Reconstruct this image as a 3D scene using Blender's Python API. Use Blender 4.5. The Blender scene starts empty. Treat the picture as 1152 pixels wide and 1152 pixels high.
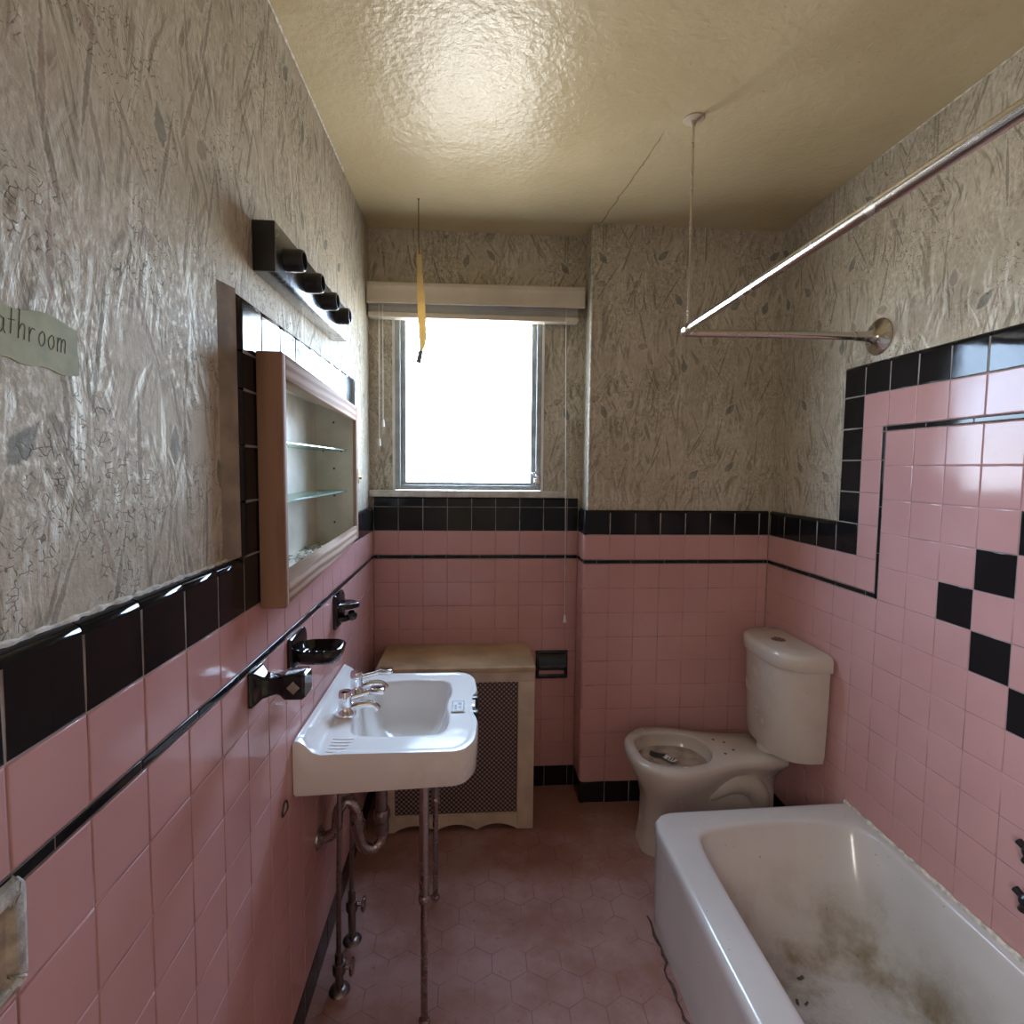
import bpy, bmesh, math, random
from mathutils import Vector, Matrix, noise as mnoise
random.seed(7)
SC = bpy.context.scene
COL = SC.collection
T = 0.1095                     # tile pitch
LW = 0.1686 * T                # liner strip
W = 1.767                      # right tile face
DR = 2.451                     # recess tile face (under the window)
DC = 2.311                     # chase tile face (behind the toilet)
ZB = 1.2196                    # bottom of the black band
YB = 1.7542                    # step in the right wall's black band
YL = 0.5348                    # tile joint origin on the left wall
ZC = 2.55                      # ceiling
PL = 0.018                     # plaster sits this far behind the tile face
YF = -0.40                     # rear wall
CXC = 0.93                     # chase corner
ZBASE = 0.100                  # base tile height

# ------------------------------------------------------------------ materials
class NT:
    def __init__(s, name):
        m = bpy.data.materials.new(name); m.use_nodes = True
        s.m = m; s.t = m.node_tree; s.t.nodes.clear()
        s.out = s.n('ShaderNodeOutputMaterial')
        s.b = s.n('ShaderNodeBsdfPrincipled')
        s.l(s.b.outputs[0], s.out.inputs[0])
    def n(s, typ, **kw):
        nd = s.t.nodes.new(typ)
        for k, v in kw.items(): setattr(nd, k, v)
        return nd
    def l(s, a, b): s.t.links.new(a, b)
    def put(s, sock, v):
        if isinstance(v, bpy.types.NodeSocket): s.l(v, sock)
        else: sock.default_value = v
    def math(s, op, a, b=None, c=None, clamp=False):
        nd = s.n('ShaderNodeMath', operation=op, use_clamp=clamp)
        s.put(nd.inputs[0], a)
        if b is not None: s.put(nd.inputs[1], b)
        if c is not None: s.put(nd.inputs[2], c)
        return nd.outputs[0]
    def vmath(s, op, a, b=None):
        nd = s.n('ShaderNodeVectorMath', operation=op)
        s.put(nd.inputs[0], a)
        if b is not None: s.put(nd.inputs[1], b)
        return nd.outputs[0]
    def mix(s, f, a, b, mode='MIX'):
        nd = s.n('ShaderNodeMix', data_type='RGBA', blend_type=mode)
        s.put(nd.inputs[0], f)
        for sock, v in ((nd.inputs[6], a), (nd.inputs[7], b)):
            s.put(sock, (*v, 1) if isinstance(v, tuple) and len(v) == 3 else v)
        return nd.outputs[2]
    def step(s, v, lo, hi):
        nd = s.n('ShaderNodeMapRange', interpolation_type='SMOOTHSTEP')
        s.put(nd.inputs[0], v); nd.inputs[1].default_value = lo; nd.inputs[2].default_value = hi
        return nd.outputs[0]
    def noise(s, vec, scale, detail=3, rough=.5):
        nd = s.n('ShaderNodeTexNoise')
        if vec is not None: s.put(nd.inputs['Vector'], vec)
        nd.inputs['Scale'].default_value = scale; nd.inputs['Detail'].default_value = detail
        nd.inputs['Roughness'].default_value = rough
        return nd.outputs[0]
    def pos(s): return s.n('ShaderNodeNewGeometry').outputs['Position']
    def sep(s, v):
        nd = s.n('ShaderNodeSeparateXYZ'); s.put(nd.inputs[0], v); return nd.outputs
    def comb(s, x, y, z=0.0):
        nd = s.n('ShaderNodeCombineXYZ')
        for i, v in enumerate((x, y, z)): s.put(nd.inputs[i], v)
        return nd.outputs[0]
    def bump(s, h, strength=.3, dist=.002):
        nd = s.n('ShaderNodeBump'); nd.inputs['Strength'].default_value = strength
        nd.inputs['Distance'].default_value = dist; s.put(nd.inputs['Height'], h)
        s.l(nd.outputs[0], s.b.inputs['Normal'])
    def set(s, color=None, rough=None, metal=None, spec=None, coat=None, trans=None, ior=None):
        for nm, v in (('Base Color', color), ('Roughness', rough), ('Metallic', metal), ('Specular IOR Level', spec),
                      ('Coat Weight', coat), ('Transmission Weight', trans), ('IOR', ior)):
            if v is None: continue
            if isinstance(v, tuple) and len(v) == 3: v = (*v, 1)
            s.put(s.b.inputs[nm], v)
        return s.m

def simple(name, color, rough=.5, metal=0., var=.12, scale=12., bump=0., spec=.5):
    """plain material with a soft procedural variation"""
    n = NT(name); p = n.pos()
    f = n.noise(p, scale, 4)
    dark = tuple(c * (1 - var) for c in color); light = tuple(min(1, c * (1 + var)) for c in color)
    n.set(color=n.mix(n.step(f, .3, .7), dark, light), rough=rough, metal=metal, spec=spec)
    if bump: n.bump(n.noise(p, scale * 8, 3), bump, .001)
    return n.m

def mat_wallpaper():
    n = NT('reed_pattern_wallpaper')
    x, y, z = n.sep(n.pos())
    s = n.math('ADD', x, y)
    uv0 = n.comb(s, z)
    low = n.noise(uv0, 3.0, 4)
    col = n.mix(n.step(low, .35, .65), (.455, .405, .32), (.55, .50, .405))
    # soft mottling of the printed ground
    mot = n.noise(uv0, 34., 4, .65)
    col = n.mix(n.math('MULTIPLY', n.step(mot, .50, .70), .22), col, (.33, .30, .245))
    col = n.mix(n.math('MULTIPLY', n.step(mot, .50, .34), .30), col, (.70, .67, .60))
    # small brushed flecks, pale and dark
    fk = n.noise(n.comb(n.math('MULTIPLY', n.math('ADD', s, n.math('MULTIPLY', n.math('SUBTRACT', mot, .5), .02)), 120.), n.math('MULTIPLY', z, 62.), 4.), 1., 3, .62)
    fa = n.step(n.noise(uv0, 4.2, 3), .36, .60)
    lf = n.math('MULTIPLY', n.step(fk, .545, .60), fa); df = n.math('MULTIPLY', n.step(fk, .46, .40), fa)
    col = n.mix(n.math('MULTIPLY', lf, .48), col, (.74, .70, .60))
    col = n.mix(n.math('MULTIPLY', df, .40), col, (.25, .22, .165))
    ht = None; lts = lf
    # brushed reeds: streaks at several slants, each in its own patches
    def reeds(deg, off, across, along, dark, light, lo, hi):
        nonlocal col, ht, lts
        a = math.radians(deg); ca, sa = math.cos(a), math.sin(a)
        warp = n.math('MULTIPLY', n.math('SUBTRACT', n.noise(n.comb(n.math('ADD', s, off), n.math('MULTIPLY', z, .6)), 4.5, 2), .5), .10)
        p = n.math('ADD', n.math('ADD', n.math('MULTIPLY', s, ca), n.math('MULTIPLY', z, -sa)), warp)
        q = n.math('ADD', n.math('MULTIPLY', s, sa), n.math('MULTIPLY', z, ca))
        st = n.noise(n.comb(n.math('MULTIPLY', p, across), n.math('MULTIPLY', q, along), off), 1.0, 3, .6)
        pt = n.step(n.noise(n.comb(n.math('ADD', n.math('MULTIPLY', p, 1.6), off), q), 7.0, 2), lo, hi)
        dk = n.math('MULTIPLY', n.step(st, .54, .62), pt); lt = n.math('MULTIPLY', n.step(st, .47, .39), pt)
        col = n.mix(n.math('MULTIPLY', dk, dark), col, (.205, .18, .135))
        col = n.mix(n.math('MULTIPLY', lt, light), col, (.74, .715, .64))
        h = n.math('MULTIPLY', n.math('SUBTRACT', st, .5), pt)
        lts = lt if lts is None else n.math('MAXIMUM', lts, lt)
        ht = h if ht is None else n.math('ADD', ht, h)
        return st
    st = reeds(4, 2.3, 75., 7., .50, .45, .44, .58)
    reeds(-21, 11.7, 85., 7., .62, .40, .52, .60)
    reeds(22, 5.1, 80., 6.5, .60, .40, .53, .61)
    # leaf and tulip shapes, one per cell of a stretched cell pattern, with feathered edges
    def leaves(cs, cz, off, L, wd, mid, tilt, keep, colr, amt, edge, ragged):
        nonlocal col
        v = n.comb(n.math('ADD', n.math('MULTIPLY', s, cs), off), n.math('ADD', n.math('MULTIPLY', z, cz), off * 1.7))
        vo = n.n('ShaderNodeTexVoronoi', voronoi_dimensions='2D'); n.put(vo.inputs['Vector'], v)
        vo.inputs['Scale'].default_value = 1.0; vo.inputs['Randomness'].default_value = .75
        d = n.sep(n.vmath('SUBTRACT', v, vo.outputs['Position']))
        c = n.sep(vo.outputs['Color'])
        lx = n.math('DIVIDE', d[0], cs); ly = n.math('DIVIDE', d[1], cz)
        a = n.math('ADD', n.math('MULTIPLY', n.math('SUBTRACT', c[0], .5), tilt), mid)
        ca, sa = n.math('COSINE', a), n.math('SINE', a)
        px = n.math('SUBTRACT', n.math('MULTIPLY', lx, ca), n.math('MULTIPLY', ly, sa))
        py = n.math('ADD', n.math('MULTIPLY', lx, sa), n.math('MULTIPLY', ly, ca))
        q = n.math('DIVIDE', py, L)
        wob = n.math('MULTIPLY', n.math('SUBTRACT', n.noise(uv0, 95., 3, .6), .5), wd * ragged)
        half = n.math('MULTIPLY', n.math('SUBTRACT', 1.0, n.math('MULTIPLY', q, q)), wd)
        half = n.math('MULTIPLY', half, n.math('MAXIMUM', n.math('ADD', 1.0, n.math('MULTIPLY', q, -.5)), .3))
        e = n.math('SUBTRACT', n.math('ADD', half, wob), n.math('ABSOLUTE', px))
        on = n.step(c[1], keep, keep + .02)
        m = n.math('MULTIPLY', n.step(e, 0., wd * .4), on)
        rim = n.math('MULTIPLY', n.math('MULTIPLY', n.step(e, -edge, 0.), n.math('SUBTRACT', 1., n.step(e, 0., wd * .4))), on)
        tex = n.math('ADD', .35, n.math('MULTIPLY', mot, 1.1))
        col = n.mix(n.math('MULTIPLY', n.math('MULTIPLY', m, tex), amt), col, colr)
        col = n.mix(n.math('MULTIPLY', rim, .38), col, (.70, .67, .58))
        return m
    leaves(8., 3.4, 3.1, .105, .0065, .10, .9, .40, (.24, .205, .155), .70, .003, 1.6)
    leaves(9.5, 3.8, 7.7, .090, .0060, -.28, .9, .50, (.34, .265, .22), .70, .003, 1.8)
    leaves(7.0, 3.2, 1.3, .115, .0055, .30, .5, .50, (.22, .205, .165), .70, .003, 1.5)
    leaves(6.0, 4.4, 5.2, .036, .0170, 0., 1.8, .50, (.19, .20, .18), .80, .003, .8)
    leaves(5.2, 4.2, 9.4, .030, .0180, .5, 2.8, .50, (.33, .27, .23), .70, .003, .8)
    # fine crackle lines
    vo = n.n('ShaderNodeTexVoronoi', voronoi_dimensions='2D', feature='DISTANCE_TO_EDGE')
    ns = n.n('ShaderNodeTexNoise'); n.put(ns.inputs['Vector'], uv0); ns.inputs['Scale'].default_value = 26.
    wv = n.vmath('ADD', uv0, n.vmath('MULTIPLY', n.vmath('SUBTRACT', ns.outputs[1], (.5, .5, .5)), (.045, .045, 0.)))
    n.put(vo.inputs['Vector'], n.vmath('MULTIPLY', wv, (.8, 1., 1.))); vo.inputs['Scale'].default_value = 92.
    ck = n.math('SUBTRACT', 1., n.step(vo.outputs[0], .03, .09))
    cm = n.math('MULTIPLY', n.step(n.noise(uv0, 5.2, 2), .47, .56), n.step(n.noise(uv0, 60., 2), .48, .56))
    ck = n.math('MULTIPLY', ck, cm)
    col = n.mix(n.math('MULTIPLY', ck, .75), col, (.10, .09, .065))
    yel = n.step(n.noise(uv0, 1.6, 3), .45, .7)
    col = n.mix(n.math('MULTIPLY', yel, .22), col, (.44, .38, .25))
    # silvery pearl ink: a broad metallic sheen, strongest on the pale strokes
    n.set(color=col, metal=n.math('ADD', .15, n.math('MULTIPLY', lts, .30)), rough=n.math('SUBTRACT', .62, n.math('MULTIPLY', lts, .08)), spec=.12)
    n.b.inputs['Specular Tint'].default_value = (.35, .34, .31, 1)
    n.bump(n.math('SUBTRACT', n.math('ADD', n.math('ADD', n.math('MULTIPLY', fk, .6), n.math('MULTIPLY', ht, 1.3)), n.math('MULTIPLY', n.noise(uv0, 120., 3, .6), .55)), n.math('MULTIPLY', ck, .15)), .5, .0020)
    return n.m

def mat_ceiling():
    n = NT('glossy_cream_ceiling_paint'); p = n.pos(); x, y, z = n.sep(p)
    f = n.noise(p, 2.2, 4)
    col = n.mix(n.step(f, .3, .7), (.50, .41, .25), (.58, .49, .315))
    sp = n.step(n.noise(p, 75., 2), .70, .76)                       # specks
    sp = n.math('MULTIPLY', sp, n.step(n.noise(p, 5., 2), .5, .6))
    col = n.mix(n.math('MULTIPLY', sp, .55), col, (.2, .16, .1))
    # hairline crack running from the chase corner to the rod support
    ax, ay, bx, by = .984, 2.33, 1.03, 1.70
    L2 = math.hypot(bx - ax, by - ay)
    wob = n.math('MULTIPLY', n.math('SUBTRACT', n.noise(p, 14., 3), .5), .03)
    cx = n.math('ADD', n.math('SUBTRACT', x, ax), wob); cy = n.math('SUBTRACT', y, ay)
    d = n.math('ABSOLUTE', n.math('ADD', n.math('MULTIPLY', cx, (by - ay) / L2), n.math('MULTIPLY', cy, -(bx - ax) / L2)))
    cr = n.math('MULTIPLY', n.math('SUBTRACT', 1., n.step(d, .0012, .0035)), n.step(y, 1.66, 1.76))
    col = n.mix(n.math('MULTIPLY', cr, .7), col, (.16, .12, .08))
    n.set(color=col, rough=.26, spec=.28)
    h = n.math('ADD', n.noise(p, 55., 3, .6), n.math('MULTIPLY', n.noise(p, 9., 2), 1.6))
    h = n.math('ADD', h, n.math('MULTIPLY', n.noise(p, 240., 2), .15))
    n.bump(h, .75, .0035)
    return n.m

def mat_tile(name, c1, c2, rough, dirt=.25):
    n = NT(name); p = n.pos(); x, y, z = n.sep(p)
    f = n.noise(p, 3.5, 3)
    col = n.mix(n.step(f, .3, .7), c1, c2)
    g = n.noise(p, 26., 5, .65)
    col = n.mix(n.math('MULTIPLY', n.step(g, .55, .8), dirt), col, tuple(c * .45 for c in c1))
    n.set(color=col, rough=n.math('ADD', rough, n.math('MULTIPLY', n.step(n.noise(p, 7., 4), .4, .8), .08)), spec=.22)
    n.bump(n.noise(p, 22., 2), .035, .004)
    return n.m

def mat_floor():
    n = NT('worn_pink_hexagon_floor'); x, y, z = n.sep(n.pos())
    P = .105
    # hexagon grid: the nearer of two offset rectangular lattices
    def lat(ox, oy):
        hx = n.math('SUBTRACT', n.math('PINGPONG', n.math('ADD', x, ox), P / 2), 0.)
        fx = n.math('SUBTRACT', n.math('FLOORED_MODULO', n.math('ADD', x, ox), P), P / 2)
        fy = n.math('SUBTRACT', n.math('FLOORED_MODULO', n.math('ADD', y, oy), P * 1.732), P * .866)
        return fx, fy
    def hexd(fx, fy):
        ax, ay = n.math('ABSOLUTE', fx), n.math('ABSOLUTE', fy)
        return n.math('MAXIMUM', ax, n.math('ADD', n.math('MULTIPLY', ax, .5), n.math('MULTIPLY', ay, .866)))
    h1 = hexd(*lat(5., 5.)); h2 = hexd(*lat(5. + P / 2, 5. + P * .866))
    h = n.math('MINIMUM', h1, h2)
    p = n.pos()
    line = n.math('MULTIPLY', n.step(h, P * .476, P * .497), n.step(n.noise(p, 7., 4), .36, .6))
    f = n.noise(p, 4., 5, .6)
    col = n.mix(n.step(f, .3, .7), (.38, .225, .21), (.44, .285, .28))
    # brown trodden-in dirt, thicker towards the window end
    d = n.math('MULTIPLY', n.step(n.math('ADD', n.noise(p, 3.2, 5, .65), n.math('MULTIPLY', n.math('SUBTRACT', y, 1.5), .16)), .42, .68), .72)
    col = n.mix(d, col, (.27, .115, .075))
    sp = n.step(n.noise(p, 42., 4, .7), .60, .72)
    col = n.mix(n.math('MULTIPLY', sp, .6), col, (.15, .075, .06))
    fl = n.step(n.noise(p, 120., 2), .68, .74)
    col = n.mix(n.math('MULTIPLY', fl, .35), col, (.62, .48, .42))
    col = n.mix(n.math('MULTIPLY', line, .65), col, (.17, .085, .075))
    n.set(color=col, rough=.62, spec=.3)
    n.bump(n.math('SUBTRACT', n.noise(p, 90., 3), line), .25, .0015)
    return n.m

def mat_porcelain(name, c1, c2, dirtc, amt, lo=.5, hi=.75, rough=.14, specks=0., zdirt=None):
    n = NT(name); p = n.pos(); x, y, z = n.sep(p)
    f = n.noise(p, 3.0, 4)
    col = n.mix(n.step(f, .3, .7), c1, c2)
    d = n.step(n.noise(p, 5.5, 6, .65), lo, hi)
    if zdirt:                                    # settles on the low, flat bottom
        d = n.math('MULTIPLY', n.math('ADD', d, .42), n.math('SUBTRACT', 1., n.step(z, zdirt[0], zdirt[1])))
        d = n.math('MULTIPLY', d, n.step(x, 1.09, 1.16))          # the basin only, not the apron
    col = n.mix(n.math('MULTIPLY', d, amt), col, dirtc)
    if specks:
        sp = n.math('MULTIPLY', n.step(n.noise(p, 95., 2), .71, .76), n.step(n.noise(p, 11., 2), .48, .6))
        col = n.mix(n.math('MULTIPLY', sp, specks), col, (.05, .045, .04))
    n.set(color=col, rough=n.math('ADD', rough, n.math('MULTIPLY', d, .25)), spec=.5)
    return n.m

def mat_wood(name, c1, c2, along='y'):
    n = NT(name); x, y, z = n.sep(n.pos())
    a, b = (y, z) if along == 'y' else (z, y)
    v = n.comb(n.math('MULTIPLY', a, 5.), n.math('MULTIPLY', b, 46.), n.math('MULTIPLY', x, 46.))
    w = n.n('ShaderNodeTexWave', bands_direction='Y'); n.put(w.inputs['Vector'], v)
    w.inputs['Scale'].default_value = .33; w.inputs['Distortion'].default_value = 5.5; w.inputs['Detail'].default_value = 3
    w.inputs['Detail Scale'].default_value = .8
    fine = n.noise(n.comb(n.math('MULTIPLY', a, 12.), n.math('MULTIPLY', b, 260.), n.math('MULTIPLY', x, 260.)), 1., 3)
    f = n.math('ADD', n.math('MULTIPLY', w.outputs[1], .65), n.math('MULTIPLY', fine, .45))
    n.set(color=n.mix(n.step(f, .25, .8), c1, c2), rough=.7, spec=.06)
    n.bump(f, .15, .0008)
    return n.m

def mat_grille():
    n = NT('perforated_metal_sheet'); x, y, z = n.sep(n.pos())
    P = .0195
    def lat(o):
        fx = n.math('SUBTRACT', n.math('FLOORED_MODULO', n.math('ADD', x, 3. + o), P), P / 2)
        fz = n.math('SUBTRACT', n.math('FLOORED_MODULO', n.math('ADD', z, 3. + o), P), P / 2)
        return fx, fz
    def dist(o):
        fx, fz = lat(o)
        return n.math('SQRT', n.math('ADD', n.math('MULTIPLY', fx, fx), n.math('MULTIPLY', fz, fz)))
    d = n.math('MINIMUM', dist(0.), dist(P / 2))
    dot = n.math('SUBTRACT', 1., n.step(d, .0028, .0046))
    fx, fz = lat(P / 4)
    hole = n.step(d, .0056, .0068)
    col = n.mix(hole, (.15, .105, .095), (.035, .022, .02))
    col = n.mix(n.math('MULTIPLY', dot, .9), col, (.42, .36, .33))
    n.set(color=col, rough=.5, spec=.4)
    n.bump(n.math('ADD', dot, n.math('MULTIPLY', hole, -1.)), .5, .002)
    return n.m

def mat_chrome(name, col=(.80, .80, .82), rough=.10, rust=.0, rustc=(.16, .09, .06)):
    n = NT(name); p = n.pos()
    r = n.step(n.noise(p, 24., 5, .7), .52, .66)
    c = n.mix(n.math('MULTIPLY', r, rust), col, rustc)
    n.set(color=c, metal=n.math('SUBTRACT', 1., n.math('MULTIPLY', r, rust * .8)),
          rough=n.math('ADD', rough, n.math('MULTIPLY', r, .4 * rust + .05)))
    return n.m

def mat_glass():
    n = NT('clear_window_glass')
    tr = n.n('ShaderNodeBsdfTransparent'); gl = n.n('ShaderNodeBsdfGlossy')
    tr.inputs[0].default_value = (.97, .985, 1, 1); gl.inputs['Roughness'].default_value = .03
    p = n.pos(); x, y, z = n.sep(p)
    # greasy, mottled film along the top and left edges of the pane
    e = n.math('MAXIMUM', n.math('SUBTRACT', 1., n.step(x, .13, .24)), n.step(z, 1.98, 2.14))
    sm = n.math('MULTIPLY', n.step(n.noise(p, 26., 4, .6), .50, .64), e)
    n.l(n.mix(n.math('MULTIPLY', sm, .5), (.97, .985, 1.), (.62, .70, .80)), tr.inputs[0])
    mx = n.n('ShaderNodeMixShader'); mx.inputs[0].default_value = .05; n.l(tr.outputs[0], mx.inputs[1]); n.l(gl.outputs[0], mx.inputs[2])
    n.l(mx.outputs[0], n.out.inputs[0]); n.t.nodes.remove(n.b)
    return n.m

def mat_shelf_glass():
    n = NT('shelf_glass')
    tr = n.n('ShaderNodeBsdfTransparent'); tr.inputs[0].default_value = (.78, .90, .84, 1)
    n.set(color=(.60, .74, .68), rough=.08)
    f = n.noise(n.pos(), 20., 2)
    mx = n.n('ShaderNodeMixShader'); n.l(n.math('ADD', .40, n.math('MULTIPLY', f, .1)), mx.inputs[0])
    n.l(tr.outputs[0], mx.inputs[1]); n.l(n.b.outputs[0], mx.inputs[2]); n.l(mx.outputs[0], n.out.inputs[0])
    return n.m

M = {}
M['paper'] = mat_wallpaper()
M['ceil'] = mat_ceiling()
M['pink'] = mat_tile('glossy_pink_wall_tile', (.54, .300, .292), (.59, .340, .332), .10, .10)
M['black'] = mat_tile('glossy_black_wall_tile', (.012, .011, .012), (.016, .015, .016), .06, .0)
M['grout'] = simple('stained_pink_grout', (.40, .235, .235), .8, var=.3, scale=9)
M['bgrout'] = simple('pale_grout_between_black_tiles', (.30, .28, .26), .8, var=.3, scale=14)
M['floor'] = mat_floor()
M['plaster'] = simple('shaded_plaster_edge', (.30, .255, .205), .8, var=.25, scale=16, bump=.3)  # brown-grey plaster, its colour darkened for the shaded side of the column
M['caulk'] = simple('crusty_white_paint_line', (.62, .59, .52), .6, var=.3, scale=60, bump=.5)
M['mortar'] = simple('bare_mortar', (.42, .39, .33), .9, var=.35, scale=40, bump=.8)
M['tub'] = mat_porcelain('dirty_tub_enamel', (.58, .565, .555), (.65, .64, .635), (.20, .155, .09), .75, .38, .72, .16, .75, (.05, .29))
M['sinkm'] = mat_porcelain('sink_porcelain', (.78, .78, .78), (.83, .83, .83), (.48, .42, .32), .22, .45, .75, .10)
M['basinstain'] = M['sinkm']
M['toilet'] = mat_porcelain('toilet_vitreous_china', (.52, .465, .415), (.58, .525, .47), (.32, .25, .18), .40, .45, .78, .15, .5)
M['water'] = simple('grey_dust_in_bowl', (.36, .29, .24), .5, var=.3, scale=20)
M['chrome'] = mat_chrome('chrome_plate', (.78, .78, .80), .10)
M['barface'] = mat_chrome('dull_mirror_plate', (.30, .315, .34), .24)
M['rod'] = mat_chrome('worn_chrome_tube', (.62, .58, .53), .20, .25, (.20, .15, .12))
M['dullchrome'] = mat_chrome('tarnished_chrome', (.42, .38, .37), .26, .5, (.12, .08, .07))
M['rustpipe'] = mat_chrome('corroded_pipe', (.26, .22, .21), .38, .75, (.09, .06, .05))
M['blackmetal'] = simple('black_painted_metal', (.016, .016, .017), .32, var=.2, scale=30)
M['blackceram'] = simple('black_glazed_ceramic', (.010, .010, .011), .07, var=.1, scale=30)
M['ceramhole'] = simple('pale_mortar_in_socket', (.34, .32, .29), .7, var=.2, scale=50)
M['woodv'] = mat_wood('brown_oak_upright', (.25, .14, .095), (.36, .22, .155), 'z')
M['woodp'] = mat_wood('pale_oak_upright', (.26, .16, .11), (.44, .32, .25), 'z')
M['woodh'] = mat_wood('pale_oak_rail', (.28, .17, .115), (.50, .37, .29), 'y')
M['cabwhite'] = simple('white_enamelled_cabinet', (.74, .70, .61), .35, var=.12, scale=10)
M['flake'] = simple('paint_flakes_and_dirt', (.27, .22, .15), .9, var=.7, scale=70)
M['shelf'] = mat_shelf_glass()
M['brass'] = mat_chrome('brass', (.55, .38, .15), .3)
M['radpaint'] = simple('cream_radiator_paint', (.48, .35, .215), .5, var=.22, scale=7, bump=.1)
M['radfront'] = simple('cream_radiator_front_paint', (.60, .50, .39), .5, var=.18, scale=7, bump=.1)
M['grille'] = mat_grille()
M['blind'] = simple('ivory_blind_vinyl', (.62, .56, .47), .45, var=.08, scale=8)
M['blindslat'] = simple('grey_blind_slats', (.55, .54, .52), .45, var=.08, scale=8)
M['cord'] = simple('cream_cord', (.74, .72, .66), .7, var=.1)
M['alum'] = simple('grey_painted_aluminium', (.36, .385, .385), .42, var=.15, scale=20)
M['bead'] = simple('white_paint_bead', (.74, .74, .70), .5, var=.1)
M['marble'] = NT('grey_marble_sill')
_n = M['marble']; _f = _n.noise(_n.pos(), 16., 6, .7)
M['marble'] = _n.set(color=_n.mix(_n.step(_f, .35, .7), (.66, .64, .60), (.42, .40, .36)), rough=.3)
M['glass'] = mat_glass()
_n = NT('sticky_amber_ribbon'); _p = _n.pos(); _sp = _n.step(_n.noise(_p, 210., 1), .70, .74)
_n.set(color=_n.mix(_sp, (.72, .60, .36), (.10, .06, .03)), rough=.3)
_n.b.inputs['Subsurface Weight'].default_value = 0.0
_tl = _n.n('ShaderNodeBsdfTranslucent'); _n.l(_n.mix(_sp, (.60, .46, .22), (.10, .06, .03)), _tl.inputs[0])
_mx = _n.n('ShaderNodeMixShader'); _mx.inputs[0].default_value = .42
_n.l(_n.b.outputs[0], _mx.inputs[1]); _n.l(_tl.outputs[0], _mx.inputs[2]); _n.l(_mx.outputs[0], _n.out.inputs[0])
M['fly'] = _n.m
M['tube'] = simple('grey_cardboard_tube', (.22, .22, .225), .6)
M['string'] = simple('dark_string', (.09, .07, .05), .9)
M['tape'] = simple('green_masking_tape', (.36, .38, .22), .7, var=.12, scale=40, bump=.1)
M['ink'] = simple('dark_green_ink', (.045, .06, .03), .7)
M['paperwhite'] = simple('white_paper', (.70, .68, .64), .7, var=.1, scale=90)
M['paperblack'] = simple('black_print', (.03, .03, .03), .6)
M['bluelabel'] = simple('blue_grey_print', (.22, .26, .33), .5, var=.2, scale=120)
M['dirt'] = simple('dark_dirt_line', (.08, .05, .035), .9, var=.4, scale=60)
M['ring'] = simple('rust_ring', (.10, .06, .05), .8, var=.4, scale=60)
M['leafscrap'] = simple('dry_leaf', (.10, .075, .04), .8, var=.4, scale=80)
M['offwhite'] = simple('offwhite_wall_paint', (.60, .55, .46), .7, var=.06, scale=4)
M['door'] = simple('white_door_paint', (.66, .63, .57), .5, var=.05, scale=4)

# ------------------------------------------------------------------ mesh helpers
WL = {}
TILES_REF = {}
def bm_new(): return bmesh.new()
def mark(bm, start, mi):
    bm.faces.ensure_lookup_table()
    for f in bm.faces[start:]: f.material_index = mi
def box(bm, lo, hi, bev=0., seg=2, mi=0):
    lo, hi = [min(a, b) for a, b in zip(lo, hi)], [max(a, b) for a, b in zip(lo, hi)]
    t = bmesh.new()
    r = bmesh.ops.create_cube(t, size=1.)
    for v in t.verts: v.co = Vector([lo[i] + (v.co[i] + .5) * (hi[i] - lo[i]) for i in range(3)])
    if bev: bmesh.ops.bevel(t, geom=t.edges[:], offset=bev, segments=seg, profile=.5, affect='EDGES')
    merge(bm, t, mi)
def merge(bm, t, mi=0, mat=None):
    mp = {}
    for v in t.verts: mp[v] = bm.verts.new(mat @ v.co if mat else v.co)
    for f in t.faces:
        try:
            g = bm.faces.new([mp[v] for v in f.verts]); g.material_index = mi if mi is not None else f.material_index
        except ValueError: pass
    t.free()
def frames(pts):
    P = [Vector(p) for p in pts]; out = []; up = None
    for i, p in enumerate(P):
        t = (P[min(i + 1, len(P) - 1)] - P[max(i - 1, 0)]).normalized()
        if up is None:
            up = Vector((0, 0, 1)) if abs(t.z) < .9 else Vector((1, 0, 0))
        up = (up - t * up.dot(t)).normalized()
        out.append((p, up, t.cross(up).normalized()))
    return out
def tube(bm, pts, r, seg=12, cap=True, mi=0, flat=1.):
    rr = r if isinstance(r, (list, tuple)) else [r] * len(pts)
    rings = []
    for (p, u, w), q in zip(frames(pts), rr):
        rings.append([p + (u * math.cos(a) * flat + w * math.sin(a)) * q for a in [2 * math.pi * k / seg for k in range(seg)]])
    loft(bm, rings, cap, cap, mi)
def loft(bm, rings, cap0=True, cap1=True, mi=0, closed=True):
    R = [[bm.verts.new(c) for c in ring] for ring in rings]
    n = len(R[0])
    for a, b in zip(R, R[1:]):
        for i in range(n if closed else n - 1):
            j = (i + 1) % n
            try: bm.faces.new((a[i], a[j], b[j], b[i])).material_index = mi
            except ValueError: pass
    if cap0: bm.faces.new(list(reversed(R[0]))).material_index = mi
    if cap1: bm.faces.new(R[-1]).material_index = mi
    return R
def lathe(bm, prof, origin, axis, seg=24, mi=0, cap=True):
    axis = Vector(axis).normalized(); o = Vector(origin)
    u = axis.orthogonal().normalized(); w = axis.cross(u)
    rings = [[o + axis * h + (u * math.cos(a) + w * math.sin(a)) * max(r, 1e-5) for a in [2 * math.pi * k / seg for k in range(seg)]] for r, h in prof]
    loft(bm, rings, cap, cap, mi)
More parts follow.
